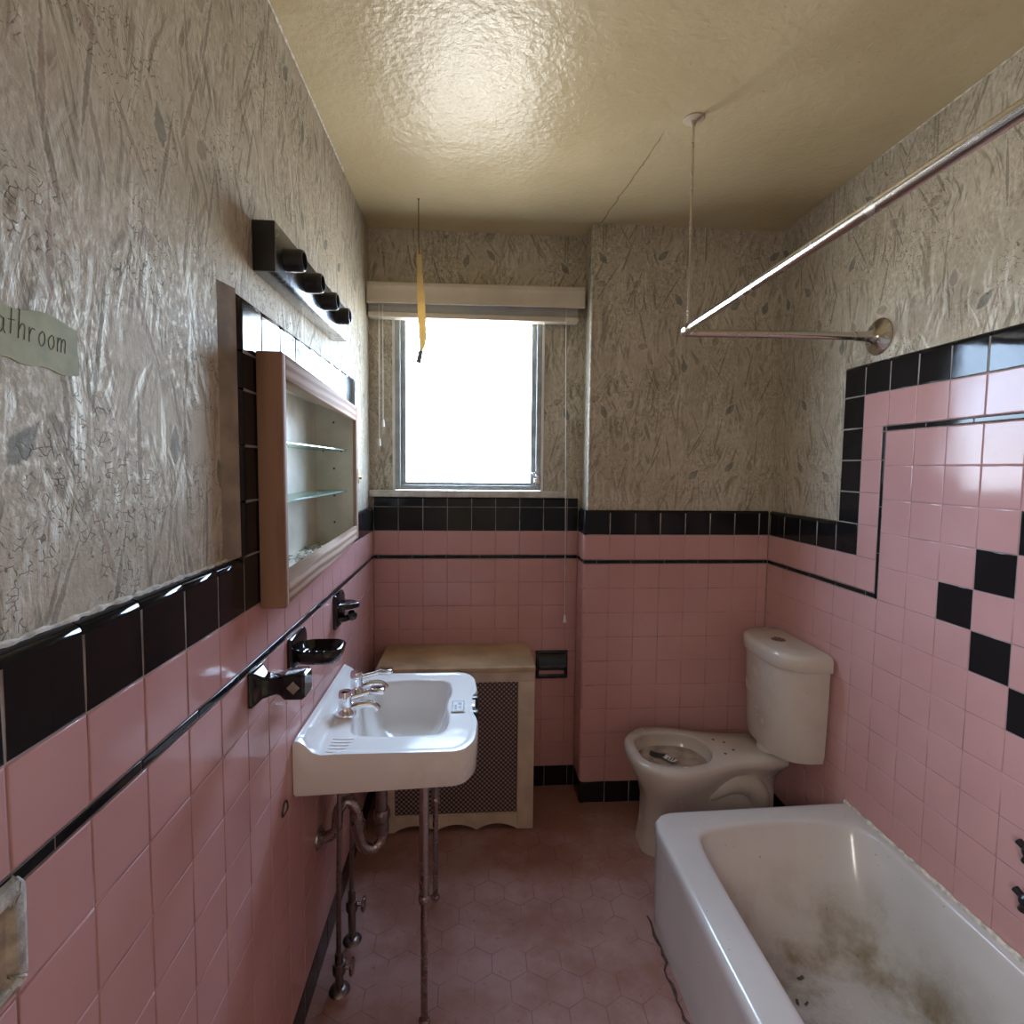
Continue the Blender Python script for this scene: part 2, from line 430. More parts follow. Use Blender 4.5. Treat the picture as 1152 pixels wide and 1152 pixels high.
def smooth_path(ctrl, n=8):
    P = [Vector(c) for c in ctrl]; P = [2 * P[0] - P[1]] + P + [2 * P[-1] - P[-2]]; out = []
    for i in range(1, len(P) - 2):
        for k in range(n):
            t = k / n; a, b, c, d = P[i - 1:i + 3]
            out.append(.5 * ((2 * b) + (c - a) * t + (2 * a - 5 * b + 4 * c - d) * t * t + (3 * b - a - 3 * c + d) * t ** 3))
    out.append(P[-2]); return out
def quad(bm, a, b, c, d, mi=0):
    bm.faces.new([bm.verts.new(Vector(p)) for p in (a, b, c, d)]).material_index = mi

def obj(name, bm, mats, parent=None, angle=40, subsurf=0, recalc=True):
    if not isinstance(mats, (list, tuple)): mats = [mats]
    if recalc: bmesh.ops.recalc_face_normals(bm, faces=bm.faces[:])
    off = WL.get(parent.name, Vector()) if parent else Vector()
    if off.length: bmesh.ops.translate(bm, verts=bm.verts[:], vec=-off)
    me = bpy.data.meshes.new(name); bm.to_mesh(me); bm.free()
    for m in mats: me.materials.append(m)
    if angle:
        me.shade_smooth(); me.set_sharp_from_angle(angle=math.radians(angle))
    o = bpy.data.objects.new(name, me); COL.objects.link(o)
    if parent: o.parent = parent; WL[o.name] = off
    if mats is TILES_REF.get('t'):
        w = o.modifiers.new('normals', 'WEIGHTED_NORMAL'); w.mode = 'FACE_AREA'; w.weight = 100; w.keep_sharp = True
    if subsurf:
        s = o.modifiers.new('smooth', 'SUBSURF'); s.levels = s.render_levels = subsurf
    return o
def thing(name, label, cat, loc=(0, 0, 0), group=None):
    o = bpy.data.objects.new(name, None); COL.objects.link(o); o.location = loc; WL[o.name] = Vector(loc)
    o.empty_display_size = .05
    o['label'] = label; o['category'] = cat
    if group: o['group'] = group
    return o
def tag(o, label, cat, group=None, kind=None):
    o['label'] = label; o['category'] = cat
    if group: o['group'] = group
    if kind: o['kind'] = kind
    return o
def struct(o, label=None):
    o['kind'] = 'structure'
    if label: o['label'] = label
    return o

# ------------------------------------------------------------------ tiles
TM = None
def tile(bm, fr, s0, s1, z0, z1, mi, cap='', r=.016, gap=.0011, jit=.0011):
    """one glazed tile in wall frame fr=(origin,u,v,n); cap: sides rounded back to the plaster (t,b,l,r)"""
    o, u, v, n = fr
    P = lambda s, z, d: o + u * s + v * z + n * d
    bl, br_, bb, bt = [(r if c in cap else .0028) for c in 'lrbt']
    dl, dr, db, dt = [(r if c in cap else .0018) for c in 'lrbt']
    # grout bed behind the tile
    gm = 3 if mi == 1 else 2
    quad(bm, P(s0 + (r if 'l' in cap else 0), z0 + (r if 'b' in cap else 0), -.0012), P(s1 - (r if 'r' in cap else 0), z0 + (r if 'b' in cap else 0), -.0012),
         P(s1 - (r if 'r' in cap else 0), z1 - (r if 't' in cap else 0), -.0012), P(s0 + (r if 'l' in cap else 0), z1 - (r if 't' in cap else 0), -.0012), gm)
    a0, a1, c0, c1 = s0 + gap, s1 - gap, z0 + gap, z1 - gap
    K = 6 if cap else 3
    tx, tz = random.uniform(-jit, jit) * .35, random.uniform(-jit, jit) * .35
    sm, zm = (s0 + s1) / 2, (z0 + z1) / 2
    rings = []
    for k in range(K + 1):
        t = math.pi / 2 * k / K; f = 1 - math.cos(t) if False else math.sin(t)
        g = 1 - math.cos(t)
        ins = [q * (1 - math.cos(t)) for q in (bl, br_, bb, bt)]
        dep = [q * (1 - math.sin(t)) for q in (dl, dr, db, dt)]
        S0, S1, Z0, Z1 = a0 + ins[0], a1 - ins[1], c0 + ins[2], c1 - ins[3]
        cs = [(S0, Z0, max(dep[0], dep[2])), (S1, Z0, max(dep[1], dep[2])), (S1, Z1, max(dep[1], dep[3])), (S0, Z1, max(dep[0], dep[3]))]
        rings.append([bm.verts.new(P(s, z, -d + (s - sm) / T * tx * 2 + (z - zm) / T * tz * 2)) for s, z, d in cs])
    if cap:
        # skirt down to the plaster
        base = [bm.verts.new(P(*[(a0, c0), (a1, c0), (a1, c1), (a0, c1)][i], -PL - .002)) for i in range(4)]
        rings.insert(0, base)
    for A, B in zip(rings, rings[1:]):
        for i in range(4):
            j = (i + 1) % 4
            bm.faces.new((A[i], A[j], B[j], B[i])).material_index = mi
    bm.faces.new(rings[-1]).material_index = mi

def frame_left(): return (Vector((0, 0, 0)), Vector((0, 1, 0)), Vector((0, 0, 1)), Vector((1, 0, 0)))
def frame_right(): return (Vector((W, 0, 0)), Vector((0, 1, 0)), Vector((0, 0, 1)), Vector((-1, 0, 0)))
def frame_back(y): return (Vector((0, y, 0)), Vector((1, 0, 0)), Vector((0, 0, 1)), Vector((0, -1, 0)))
TILES = [M['pink'], M['black'], M['grout'], M['bgrout']]; TILES_REF['t'] = TILES
ROWS = []                                  # (z0,z1,material) of the wainscot from the base up to below the band
z = ZB
ROWS.append((ZB - T, ZB, 0)); ROWS.append((ZB - T - LW, ZB - T, 1))
z = ZB - T - LW
while z - T > ZBASE + .02:
    ROWS.append((z - T, z, 0)); z -= T
ROWS.append((ZBASE, z, 0))

def liner(bm, fr, s0, s1, z0, z1, step, s_first):
    s = s_first
    while s > s0: s -= step
    while s < s1:
        a, b = max(s, s0), min(s + step, s1)
        if b - a > .004: tile(bm, fr, a, b, z0 + .0015, z1 - .0015, 1, gap=.0006, jit=0)
        s += step
def cols(a, b, org, pitch):
    s = org
    while s > a: s -= pitch
    out = []
    while s < b - 1e-4:
        p, q = max(s, a), min(s + pitch, b)
        if q - p > .003: out.append((p, q))
        s += pitch
    return out

# ---- left wall
def plane_with_hole(bm, P, s0, s1, z0, z1, h):
    hs0, hs1, hz0, hz1 = h
    for a, b, c, d in ((s0, hs0, z0, z1), (hs1, s1, z0, z1), (hs0, hs1, z0, hz0), (hs0, hs1, hz1, z1)):
        if b > a and d > c: quad(bm, P(a, c), P(b, c), P(b, d), P(a, d))
bm = bm_new()
plane_with_hole(bm, lambda s, z: (-PL, s, z), YF, DR + PL, 0, ZC, (1.168, 2.05, 1.222, 1.735))
wl = struct(obj('wall_left', bm, M['paper'], recalc=False))
bm = bm_new(); fr = frame_left()
for a, b in cols(YF + .02, DR, YL, T):
    i = round((a - YL) / T)
    for z0, z1, mi in ROWS:
        if z1 - z0 > .03: tile(bm, fr, a, b, z0, z1, mi)
    # black band (cut out behind the medicine cabinet)
    if abs(a - (YL + 5 * T)) < .01: tile(bm, fr, a, 1.166, ZB, ZB + T, 1); continue
    if b > 1.17 and a < 2.05: continue
    tile(bm, fr, a, b, ZB, ZB + T, 1, 't')
tile(bm, fr, 2.052, YL + 14 * T, ZB, ZB + T, 1)
liner(bm, fr, YF + .02, DR, ZB - T - LW, ZB - T, .152, .59)
# black upright column and top row round the cabinet
ya, yb_ = YL + 5 * T, 1.166
for z0, z1 in ((1.329, 1.4385), (1.4385, 1.548), (1.548, 1.6575), (1.6575, 1.731)): tile(bm, fr, ya, yb_, z0, z1, 1, 'l')
tile(bm, fr, ya, YL + 6 * T, 1.731, 1.841, 1, 'lt')
for k in range(6, 14): tile(bm, fr, YL + k * T, YL + (k + 1) * T, 1.731, 1.841, 1, 't')
tile(bm, fr, YL + 14 * T, 2.105, 1.731, 1.841, 1, 'tr')
obj('tile_wainscot', bm, TILES, wl, angle=60)
bm = bm_new()
for a, b in cols(YF + .02, DR, YL, T): tile(bm, fr, a, b, 0, ZBASE, 1)
struct(obj('baseboard_left', bm, TILES, angle=60))
# plaster fillet beside the column and crusty paint line along the band
bm = bm_new()
zs = [1.33, 1.5, 1.7, 1.845]
for za, zb_ in zip(zs, zs[1:]):
    quad(bm, (-PL, 1.032, za), (-.006, 1.083, za), (-.006, 1.083, zb_), (-PL, 1.032, zb_))
struct(obj('trim_1', bm, M['plaster'], recalc=False))
bm = bm_new()
def crust(pts, r):
    out = []; rr = []
    for i in range(len(pts)):
        out.append(Vector(pts[i])); rr.append(r * random.uniform(.45, 1.25))
    tube(bm, out, rr, 6)
crust([(-PL + .001, YF + .03 + k * .011, ZB + T + .0005 + random.uniform(-.001, .001)) for k in range(int((1.075 - YF) / .011))], .0042)
struct(obj('trim_2', bm, M['caulk']))

bm = bm_new()
crust([(-PL + .001, YF + .03 + k * .013, ZC - .001 + random.uniform(-.001, .001)) for k in range(int((2.0 - YF) / .013))], .0034)
struct(obj('trim_7', bm, M['caulk']))
bm = bm_new()
crust([(W + PL - .001, .22 + k * .013, ZC - .001 + random.uniform(-.001, .001)) for k in range(int(1.55 / .013))], .0026)
struct(obj('trim_8', bm, M['caulk']))
bm = bm_new()
crust([(CXC + PL + .001 + random.uniform(-.001, .001), DC + PL + .001 + random.uniform(-.001, .001), ZB + T + .01 + k * .012) for k in range(72)], .0040)
struct(obj('trim_9', bm, M['caulk']))
# ---- back wall (window recess) and chase
bm = bm_new()
YW = DR + PL
plane_with_hole(bm, lambda s, z: (s, YW, z), -PL, CXC + PL, 0, ZC, (.093, .757, 1.39, 2.21))
wb = struct(obj('wall_back', bm, M['paper'], recalc=False))
bm = bm_new()
for a, b in ((.093, YW), (.757, YW)):
    quad(bm, (a, YW, 1.39), (a, YW + .10, 1.39), (a, YW + .10, 2.21), (a, YW, 2.21))
quad(bm, (.093, YW, 2.21), (.757, YW, 2.21), (.757, YW + .10, 2.21), (.093, YW + .10, 2.21))
quad(bm, (.093, YW, 1.39), (.757, YW, 1.39), (.757, YW + .10, 1.39), (.093, YW + .10, 1.39))
obj('window_reveal', bm, M['bead'], wb, recalc=False)
bm = bm_new(); fr = frame_back(DR)
for a, b in cols(0, CXC, 0, T * 1.0039):
    for z0, z1, mi in ROWS:
        if z1 - z0 > .03: tile(bm, fr, a, b, z0, z1, mi)
    tile(bm, fr, a, b, ZB, ZB + T, 1)
    tile(bm, fr, a, b, ZB + T, 1.372, 1, 't', r=.006)
liner(bm, fr, 0, CXC, ZB - T - LW, ZB - T, .152, .02)
obj('tile_wainscot', bm, TILES, wb, angle=60)
bm = bm_new()
for a, b in cols(.70, CXC, .13, T * 1.0039): tile(bm, fr, a, b, 0, ZBASE, 1)
tile(bm, fr, .04, .15, 0, ZBASE, 1)
struct(obj('baseboard_back', bm, TILES, angle=60))

bm = bm_new()
quad(bm, (CXC + PL, DC + PL, 0), (W + PL, DC + PL, 0), (W + PL, DC + PL, ZC), (CXC + PL, DC + PL, ZC))
quad(bm, (CXC + PL, DC + PL, 0), (CXC + PL, DC + PL, ZC), (CXC + PL, YW, ZC), (CXC + PL, YW, 0))
# a soft wallpapered bullnose on the outer corner
tube(bm, [(CXC + PL + .006, DC + PL + .006, ZB + T - .002), (CXC + PL + .006, DC + PL + .006, ZC)], .0085, 12)
wc = struct(obj('wall_chase', bm, M['paper'], recalc=True))
bm = bm_new(); fr = frame_back(DC)
fr2 = (Vector((CXC, DC, 0)), Vector((0, 1, 0)), Vector((0, 0, 1)), Vector((-1, 0, 0)))
cc = [(CXC, 1.0456)] + cols(1.0456, W, 1.0456, T * 1.0303)
for a, b in cc:
    cap = 'l' if a == CXC else ''
    for z0, z1, mi in ROWS:
        if z1 - z0 > .03: tile(bm, fr, a, b, z0, z1, mi, cap, r=.012)
    tile(bm, fr, a, b, ZB, ZB + T, 1, 't' + cap, r=.012)
for z0, z1, mi in ROWS:
    if z1 - z0 > .03: tile(bm, fr2, 0, DR - DC, z0, z1, mi, 'l', r=.012)
tile(bm, fr2, 0, DR - DC, ZB, ZB + T, 1, 'tl', r=.012)
liner(bm, fr, CXC, W, ZB - T - LW, ZB - T, .152, .99)
liner(bm, fr2, 0, DR - DC, ZB - T - LW, ZB - T, .2, 0)
obj('tile_wainscot', bm, TILES, wc, angle=60)
bm = bm_new()
for k, (a, b) in enumerate(cc): tile(bm, fr, a, b, 0, ZBASE, 1, 'l' if k == 0 else '', r=.012)
tile(bm, fr2, 0, DR - DC, 0, ZBASE, 1, 'l', r=.012)
struct(obj('baseboard_chase', bm, TILES, angle=60))

# ---- right wall
bm = bm_new()
quad(bm, (W + PL, YF, 0), (W + PL, YF, ZC), (W + PL, DC + PL, ZC), (W + PL, DC + PL, 0))
wr = struct(obj('wall_right', bm, M['paper'], recalc=False))
bm = bm_new(); fr = frame_right()
YE = YF + .02                                    # the tub alcove ends here
zo = ZB - LW                                # field rows are offset by the liner
yv = YB - .95 * T                           # near edge of the upright liner
for a, b in cols(YB, DC, YB, T):
    for z0, z1, mi in ROWS:
        if z1 - z0 > .03: tile(bm, fr, a, b, z0, z1, mi)
    first = abs(a - YB) < .001
    tile(bm, fr, a, b, ZB, ZB + T, 1, '' if first else 't')
liner(bm, fr, yv, DC, ZB - T - LW, ZB - T, .152, DC)
# upright black column, its pink neighbour and the upright liner
for k in range(1, 5): tile(bm, fr, YB, YB + T, ZB + k * T, ZB + (k + 1) * T, 1, 'r')
tile(bm, fr, YB, YB + T, ZB + 5 * T, ZB + 6 * T, 1, 'rt')
for k in range(-1, 4): tile(bm, fr, yv + LW * .8, YB, ZB + k * T, ZB + (k + 1) * T, 0)
tile(bm, fr, YB - T, YB, ZB + 4 * T, ZB + 5 * T, 0)
frv = (fr[0], fr[2], fr[1], fr[3])
s = ZB - T - LW
while s < ZB + 4 * T - LW:
    e = min(s + .152, ZB + 4 * T - LW)
    tile(bm, frv, s, e, yv + .0012, yv + LW * .8 - .0008, 1, gap=.0006, jit=0); s = e
liner(bm, fr, YE, yv + LW * .8, ZB + 4 * T - LW, ZB + 4 * T, .152, yv)
BLACKS = {(4, 0), (3, -1), (4, -2), (5, -3), (5, 1), (6, 2), (6, -4), (7, 1), (7, -3), (8, 0), (8, -2), (9, -1)}
for k in range(0, 22):                      # column k spans YB-(k+1)T .. YB-kT
    a, b = YB - (k + 1) * T, YB - k * T
    if k == 0: pass
    if b <= YE: break
    a = max(a, YE)
    tile(bm, fr, a, b, ZB + 5 * T, ZB + 6 * T, 1, 't')
    if k > 0: tile(bm, fr, a, b, ZB + 4 * T, ZB + 5 * T, 0)
    bb = yv if k == 1 else b
    for j in range(-9, 4):                  # field row j: zo + jT .. zo+(j+1)T
        z0, z1 = zo + j * T, zo + (j + 1) * T
        if z1 < .30 or k == 0: continue
        tile(bm, fr, a, bb, z0, z1, 1 if (k, j) in BLACKS else 0)
    if k == 0:
        for j in range(-9, -1):
            z0, z1 = zo + j * T, zo + (j + 1) * T
            if z1 > .30: tile(bm, fr, yv, b, z0, z1, 0)
obj('tile_wainscot', bm, TILES, wr, angle=60)
bm = bm_new()
for a, b in cols(YB + .02, DC, YB, T): tile(bm, fr, a, b, 0, ZBASE, 1)
struct(obj('baseboard_right', bm, TILES, angle=60))

# ---- floor, ceiling, rear wall with the doorway the photo was taken from
bm = bm_new(); quad(bm, (-PL, YF, 0), (W + PL, YF, 0), (W + PL, YW, 0), (-PL, YW, 0)); struct(obj('floor', bm, M['floor']))
bm = bm_new()
nx, ny = 1, 1
quad(bm, (-PL, YF, ZC), (-PL, YW, ZC), (W + PL, YW, ZC), (W + PL, YF, ZC)); struct(obj('ceiling', bm, M['ceil'], recalc=False))
bm = bm_new()
DX0, DX1, DZ = .06, .86, 2.03
for a, b, c, d in ((-PL, DX0, 0, ZC), (DX1, W + PL, 0, ZC), (DX0, DX1, DZ, ZC)):
    quad(bm, (a, YF, c), (a, YF, d), (b, YF, d), (b, YF, c))
struct(obj('wall_rear', bm, M['paper'], recalc=False))
bm = bm_new(); box(bm, (1.046, YF + .001, .001), (W - .001, .2115, .345), .006, 3); struct(obj('trim_10', bm, M['pink']))    # tiled ledge at the head of the tub
bm = bm_new()
box(bm, (DX0 - .07, YF, 0), (DX0, YF + .018, DZ + .07), .003)
box(bm, (DX1, YF, 0), (DX1 + .07, YF + .018, DZ + .07), .003)
box(bm, (DX0, YF, DZ), (DX1, YF + .018, DZ + .07), .003)
struct(obj('trim_3', bm, M['door']))
# hallway behind the doorway
bm = bm_new()
HX0, HX1, HY0 = -.5, 1.5, -1.9
quad(bm, (HX0, HY0, 0), (HX1, HY0, 0), (HX1, HY0, ZC), (HX0, HY0, ZC))
quad(bm, (HX0, HY0, 0), (HX0, HY0, ZC), (HX0, YF - .1, ZC), (HX0, YF - .1, 0))
quad(bm, (HX1, HY0, 0), (HX1, YF - .1, 0), (HX1, YF - .1, ZC), (HX1, HY0, ZC))
for a, b, c, d in ((HX0, DX0, 0, ZC), (DX1, HX1, 0, ZC), (DX0, DX1, DZ, ZC)):
    quad(bm, (a, YF - .1, c), (b, YF - .1, c), (b, YF - .1, d), (a, YF - .1, d))
quad(bm, (DX0, YF - .1, 0), (DX0, YF, 0), (DX0, YF, DZ), (DX0, YF - .1, DZ))
quad(bm, (DX1, YF - .1, 0), (DX1, YF - .1, DZ), (DX1, YF, DZ), (DX1, YF, 0))
quad(bm, (DX0, YF - .1, DZ), (DX0, YF, DZ), (DX1, YF, DZ), (DX1, YF - .1, DZ))
struct(obj('wall_hallway', bm, M['offwhite'], recalc=False))
bm = bm_new(); quad(bm, (HX0, HY0, 0), (HX1, HY0, 0), (HX1, YF, 0), (HX0, YF, 0)); struct(obj('floor_hallway', bm, M['offwhite']))
bm = bm_new(); quad(bm, (HX0, HY0, ZC), (HX0, YF, ZC), (HX1, YF, ZC), (HX1, HY0, ZC)); struct(obj('ceiling_hallway', bm, M['offwhite'], recalc=False))

# ------------------------------------------------------------------ window, sill
win = bm_new()
fx0, fx1, fz0, fz1 = .095, .755, 1.405, 2.205
def rect_frame(bm, x0, x1, z0, z1, w, y0, y1, bev=.002, mi=0):
    box(bm, (x0, y0, z0), (x0 + w, y1, z1), bev, mi=mi); box(bm, (x1 - w, y0, z0), (x1, y1, z1), bev, mi=mi)
    box(bm, (x0 + w, y0, z0), (x1 - w, y1, z0 + w), bev, mi=mi); box(bm, (x0 + w, y0, z1 - w), (x1 - w, y1, z1), bev, mi=mi)
rect_frame(win, fx0, fx1, fz0, fz1, .022, YW - .002, YW + .06)
w1 = struct(obj('window_1', win, M['alum']))
bm = bm_new(); rect_frame(bm, fx0 + .023, fx1 - .023, fz0 + .014, fz1 - .02, .021, YW + .022, YW + .05); obj('sash', bm, M['alum'], w1)
bm = bm_new(); box(bm, (fx0 + .04, YW + .034, fz0 + .03), (fx1 - .04, YW + .038, fz1 - .035)); obj('pane', bm, M['glass'], w1)
bm = bm_new()
box(bm, (fx0 - .012, YW - .004, fz0 + .0), (fx0 - .0005, YW + .004, fz1), .001)
box(bm, (fx1 + .0005, YW - .004, fz0 + .0), (fx1 + .012, YW + .004, fz1), .001)
obj('paint_bead', bm, M['bead'], w1)
bm = bm_new()
lathe(bm, [(.011, 0), (.011, .008), (.006, .012), (.006, .022)], (.738, YW - .003, 1.47), (0, -1, 0), 16)
tube(bm, smooth_path([(.738, YW - .020, 1.472), (.731, YW - .028, 1.49), (.722, YW - .030, 1.482), (.714, YW - .026, 1.492)], 5), .005, 8)
box(bm, (.724, YW - .010, 1.435), (.750, YW + .001, 1.463), .002)
obj('crank_handle', bm, M['chrome'], w1)
bm = bm_new()
box(bm, (-PL + .001, DR - .018, 1.374), (.874, YW + .015, 1.404), .004, 3)
struct(obj('trim_4', bm, M['marble']))

# ------------------------------------------------------------------ window blind
bl = thing('window_blind', 'ivory window blind pulled all the way up at the top of the window', 'blind', (.46, 2.43, 2.20))
bm = bm_new()
prof = [(2.46, 2.303), (2.404, 2.303), (2.398, 2.298), (2.396, 2.285), (2.400, 2.279), (2.402, 2.268), (2.399, 2.240), (2.395, 2.222), (2.394, 2.213), (2.404, 2.211), (2.408, 2.225), (2.46, 2.225)]
loft(bm, [[(x, y, z + dz) for y, z in prof] for x, dz in ((-.014, -.002), (.933, .004))])
obj('valance', bm, M['blind'], bl, angle=25)
bm = bm_new()
for k in range(9):
    zz = 2.181 + k * .0040
    box(bm, (-.010, 2.413 + random.uniform(-.0015, .0015), zz), (.905, 2.458, zz + .0024), .0006, 1)
obj('slat_stack', bm, M['blindslat'], bl)
bm = bm_new(); box(bm, (-.012, 2.410, 2.155), (.907, 2.460, 2.179), .004, 2); obj('bottom_rail', bm, M['blind'], bl)
for px in (.10, .43, .76):
    bm = bm_new(); lathe(bm, [(.005, 0), (.005, .004), (.003, .006)], (px, 2.435, 2.155), (0, 0, -1), 10); obj('rail_button', bm, M['bead'], bl)
for px, zl in ((.036, 1.632), (.052, 1.715)):
    bm = bm_new(); tube(bm, [(px, 2.405, 2.25), (px + .001, 2.404, 2.15), (px, 2.404, zl)], .0014, 6); c = obj('pull_cord', bm, M['cord'], bl)
    bm = bm_new(); lathe(bm, [(.002, 0), (.005, -.004), (.0065, -.022), (.007, -.032), (.003, -.034)], (px, 2.404, zl), (0, 0, 1), 12); obj('tassel', bm, M['bead'], c)
bm = bm_new(); tube(bm, [(.852, 2.405, 2.25), (.853, 2.404, 2.0), (.862, 2.404, 1.41), (.868, 2.402, .84)], .0014, 6); c = obj('pull_cord', bm, M['cord'], bl)
bm = bm_new(); lathe(bm, [(.002, 0), (.005, -.004), (.007, -.022), (.008, -.034), (.003, -.036)], (.868, 2.402, .84), (0, 0, 1), 12); obj('tassel', bm, M['bead'], c)

# ------------------------------------------------------------------ fly paper
fp = thing('fly_paper', 'sticky yellow fly paper ribbon hanging from the ceiling in front of the window', 'fly paper', (.228, 2.19, ZC))
bm = bm_new()
tube(bm, [(.228, 2.19, ZC - .002), (.228, 2.19, 2.40), (.230, 2.19, 2.34)], .0017, 6)
lathe(bm, [(.004, 0), (.004, .002), (.001, .003)], (.228, 2.19, ZC), (0, 0, -1), 10)
obj('string', bm, M['string'], fp)
bm = bm_new()
pts = [(.229, 2.37, .004, 0.), (.230, 2.33, .010, .2), (.232, 2.29, .013, .9), (.2335, 2.24, .0135, .5), (.236, 2.18, .0145, .15), (.239, 2.12, .0155, -.1), (.242, 2.06, .0155, .1), (.244, 2.015, .0145, .3), (.243, 1.99, .0115, .6), (.237, 1.968, .006, .3)]
A = []
for x, z, w, tw in pts:
    A.append([Vector((x - w * math.cos(tw), 2.19 - w * math.sin(tw), z)), Vector((x + w * math.cos(tw), 2.19 + w * math.sin(tw), z)),
              Vector((x + w * math.cos(tw), 2.1908 + w * math.sin(tw), z)), Vector((x - w * math.cos(tw), 2.1908 - w * math.sin(tw), z))])
loft(bm, A)
obj('ribbon', bm, M['fly'], fp)
bm = bm_new(); ax = Vector((-.20, 0, -1)).normalized()
lathe(bm, [(.0085, 0), (.0095, .002), (.0095, .046), (.0075, .048)], (.2365, 2.19, 1.968), ax, 14); obj('tube', bm, M['tube'], fp)

# ------------------------------------------------------------------ shower rod
rd = thing('shower_curtain_rod', 'bent chrome shower curtain rod above the tub with a ceiling support', 'curtain rod', (W, 1.72, 1.95))
bm = bm_new()
path = [(W + PL - .002, 1.725, 1.955), (1.40, 1.722, 1.952), (1.16, 1.718, 1.948)] + smooth_path([(1.135, 1.716, 1.948), (1.118, 1.710, 1.947), (1.112, 1.692, 1.948)], 5) + [(1.112, 1.60, 1.95), (1.12, .21 + .4, 1.958), (1.125, YF + .001, 1.96)]
tube(bm, path, .0125, 16)
obj('rod', bm, M['rod'], rd)
bm = bm_new(); lathe(bm, [(.060, 0), (.060, .004), (.052, .010), (.030, .016), (.020, .030), (.0165, .055), (.0145, .085)], (W + PL, 1.725, 1.955), (-1, 0, 0), 28); obj('wall_flange', bm, M['rod'], rd)
bm = bm_new(); lathe(bm, [(.052, 0), (.050, .006), (.024, .016), (.015, .05)], (1.125, YF, 1.96), (0, 1, 0), 24); obj('wall_flange', bm, M['rod'], rd)
bm = bm_new(); tube(bm, [(1.108, 1.66, 1.955), (1.094, 1.63, ZC)], .0042, 10); lathe(bm, [(.017, -.012), (.017, .012)], (1.110, 1.662, 1.948), (0, 1, 0), 16); s_ = obj('ceiling_support', bm, M['rod'], rd)
bm = bm_new(); lathe(bm, [(.031, 0), (.030, .003), (.020, .006), (.010, .008), (.006, .02)], (1.094, 1.63, ZC), (0, 0, -1), 24); obj('ceiling_flange', bm, M['radfront'], s_)

# ------------------------------------------------------------------ vanity light bar
lb = thing('light_bar', 'black and mirrored light bar with four empty sockets above the medicine cabinet', 'light fixture', (0, 1.5, 1.97))
LY0, LY1, LZ0, LZ1 = 1.195, 1.835, 1.918, 2.022
for a in (LY0, LY1 - .006):
    bm = bm_new(); box(bm, (-PL + .001, a, LZ0), (.029, a + .006, LZ1), .0015); obj('end_cap', bm, M['blackmetal'], lb)
bm = bm_new(); box(bm, (-PL + .001, LY0 + .006, LZ0), (.027, LY1 - .006, LZ1), .001); obj('housing', bm, M['barface'], lb)
bm = bm_new(); box(bm, (.027, LY0 + .002, LZ0 + .001), (.030, LY1 - .002, LZ1 - .001), .001); obj('mirror_face', bm, M['barface'], lb)
for k in range(4):
    yy = 1.262 + k * .148
    bm = bm_new(); lathe(bm, [(.0245, 0), (.0245, .030), (.0235, .036), (.0205, .040), (.018, .040), (.017, .010), (.001, .010)], (.030, yy, 1.965), (1, 0, 0), 28)
    so = obj('socket', bm, M['blackmetal'], lb)
    bm = bm_new(); lathe(bm, [(.0165, .012), (.0165, .030), (.0158, .030), (.0158, .013), (.004, .013), (.004, .018), (.001, .018)], (.030, yy, 1.965), (1, 0, 0), 20, cap=False)
    obj('lamp_contact', bm, M['dullchrome'], so)

# ------------------------------------------------------------------ medicine cabinet
mc = thing('medicine_cabinet', 'wooden framed doorless medicine cabinet with glass shelves on the left wall', 'medicine cabinet', (0, 1.6, 1.21))
CY0, CY1 = 1.150, 2.075
def fx(y): return .055 + (y - CY0) / (CY1 - CY0) * (.012 - .055)       # the frame has come away from the wall at the near side
def ztop(y): return 1.744 + (y - CY0) / (CY1 - CY0) * (1.730 - 1.744)
def zbot(y): return 1.208 + (y - CY0) / (CY1 - CY0) * (1.238 - 1.208)
def slab(bm, y0, y1, zfun0, zfun1, back, bev=.004):
    t = bmesh.new(); bmesh.ops.create_cube(t, size=1.)
    for v in t.verts:
        y = y1 if v.co.y > 0 else y0
        v.co = Vector(((fx(y) if v.co.x > 0 else back), y, (zfun1(y) if v.co.z > 0 else zfun0(y))))
    bmesh.ops.bevel(t, geom=t.edges[:], offset=bev, segments=2, profile=.5, affect='EDGES')
    merge(bm, t)
bm = bm_new(); slab(bm, CY0, CY0 + .028, lambda y: zbot(y), lambda y: ztop(y), .0015); obj('frame_stile', bm, M['woodv'], mc)
bm = bm_new(); slab(bm, CY1 - .034, CY1, lambda y: zbot(y), lambda y: ztop(y), .0015, .002); obj('frame_stile', bm, M['woodp'], mc)
bm = bm_new(); slab(bm, CY0 + .028, CY1 - .034, lambda y: ztop(y) - .052, lambda y: ztop(y), .0015, .003); obj('frame_rail', bm, M['woodh'], mc)
bm = bm_new(); slab(bm, CY0 + .028, CY1 - .034, lambda y: zbot(y), lambda y: zbot(y) + .050, .0015, .003); obj('frame_rail', bm, M['woodh'], mc)
# enamelled box let into the wall
bm = bm_new(); BX = -.135; y0, y1, z0, z1 = 1.1685, 2.0495, 1.2225, 1.7345
for q in (((BX, y0, z0), (BX, y1, z0), (BX, y1, z1), (BX, y0, z1)),
          ((BX, y0, z0), (BX, y0, z1), (.0, y0, z1), (.0, y0, z0)), ((BX, y1, z0), (.0, y1, z0), (.0, y1, z1), (BX, y1, z1)),
          ((BX, y0, z1), (BX, y1, z1), (.0, y1, z1), (.0, y0, z1)), ((BX, y0, z0), (.0, y0, z0), (.0, y1, z0), (BX, y1, z0))):
    quad(bm, *q)
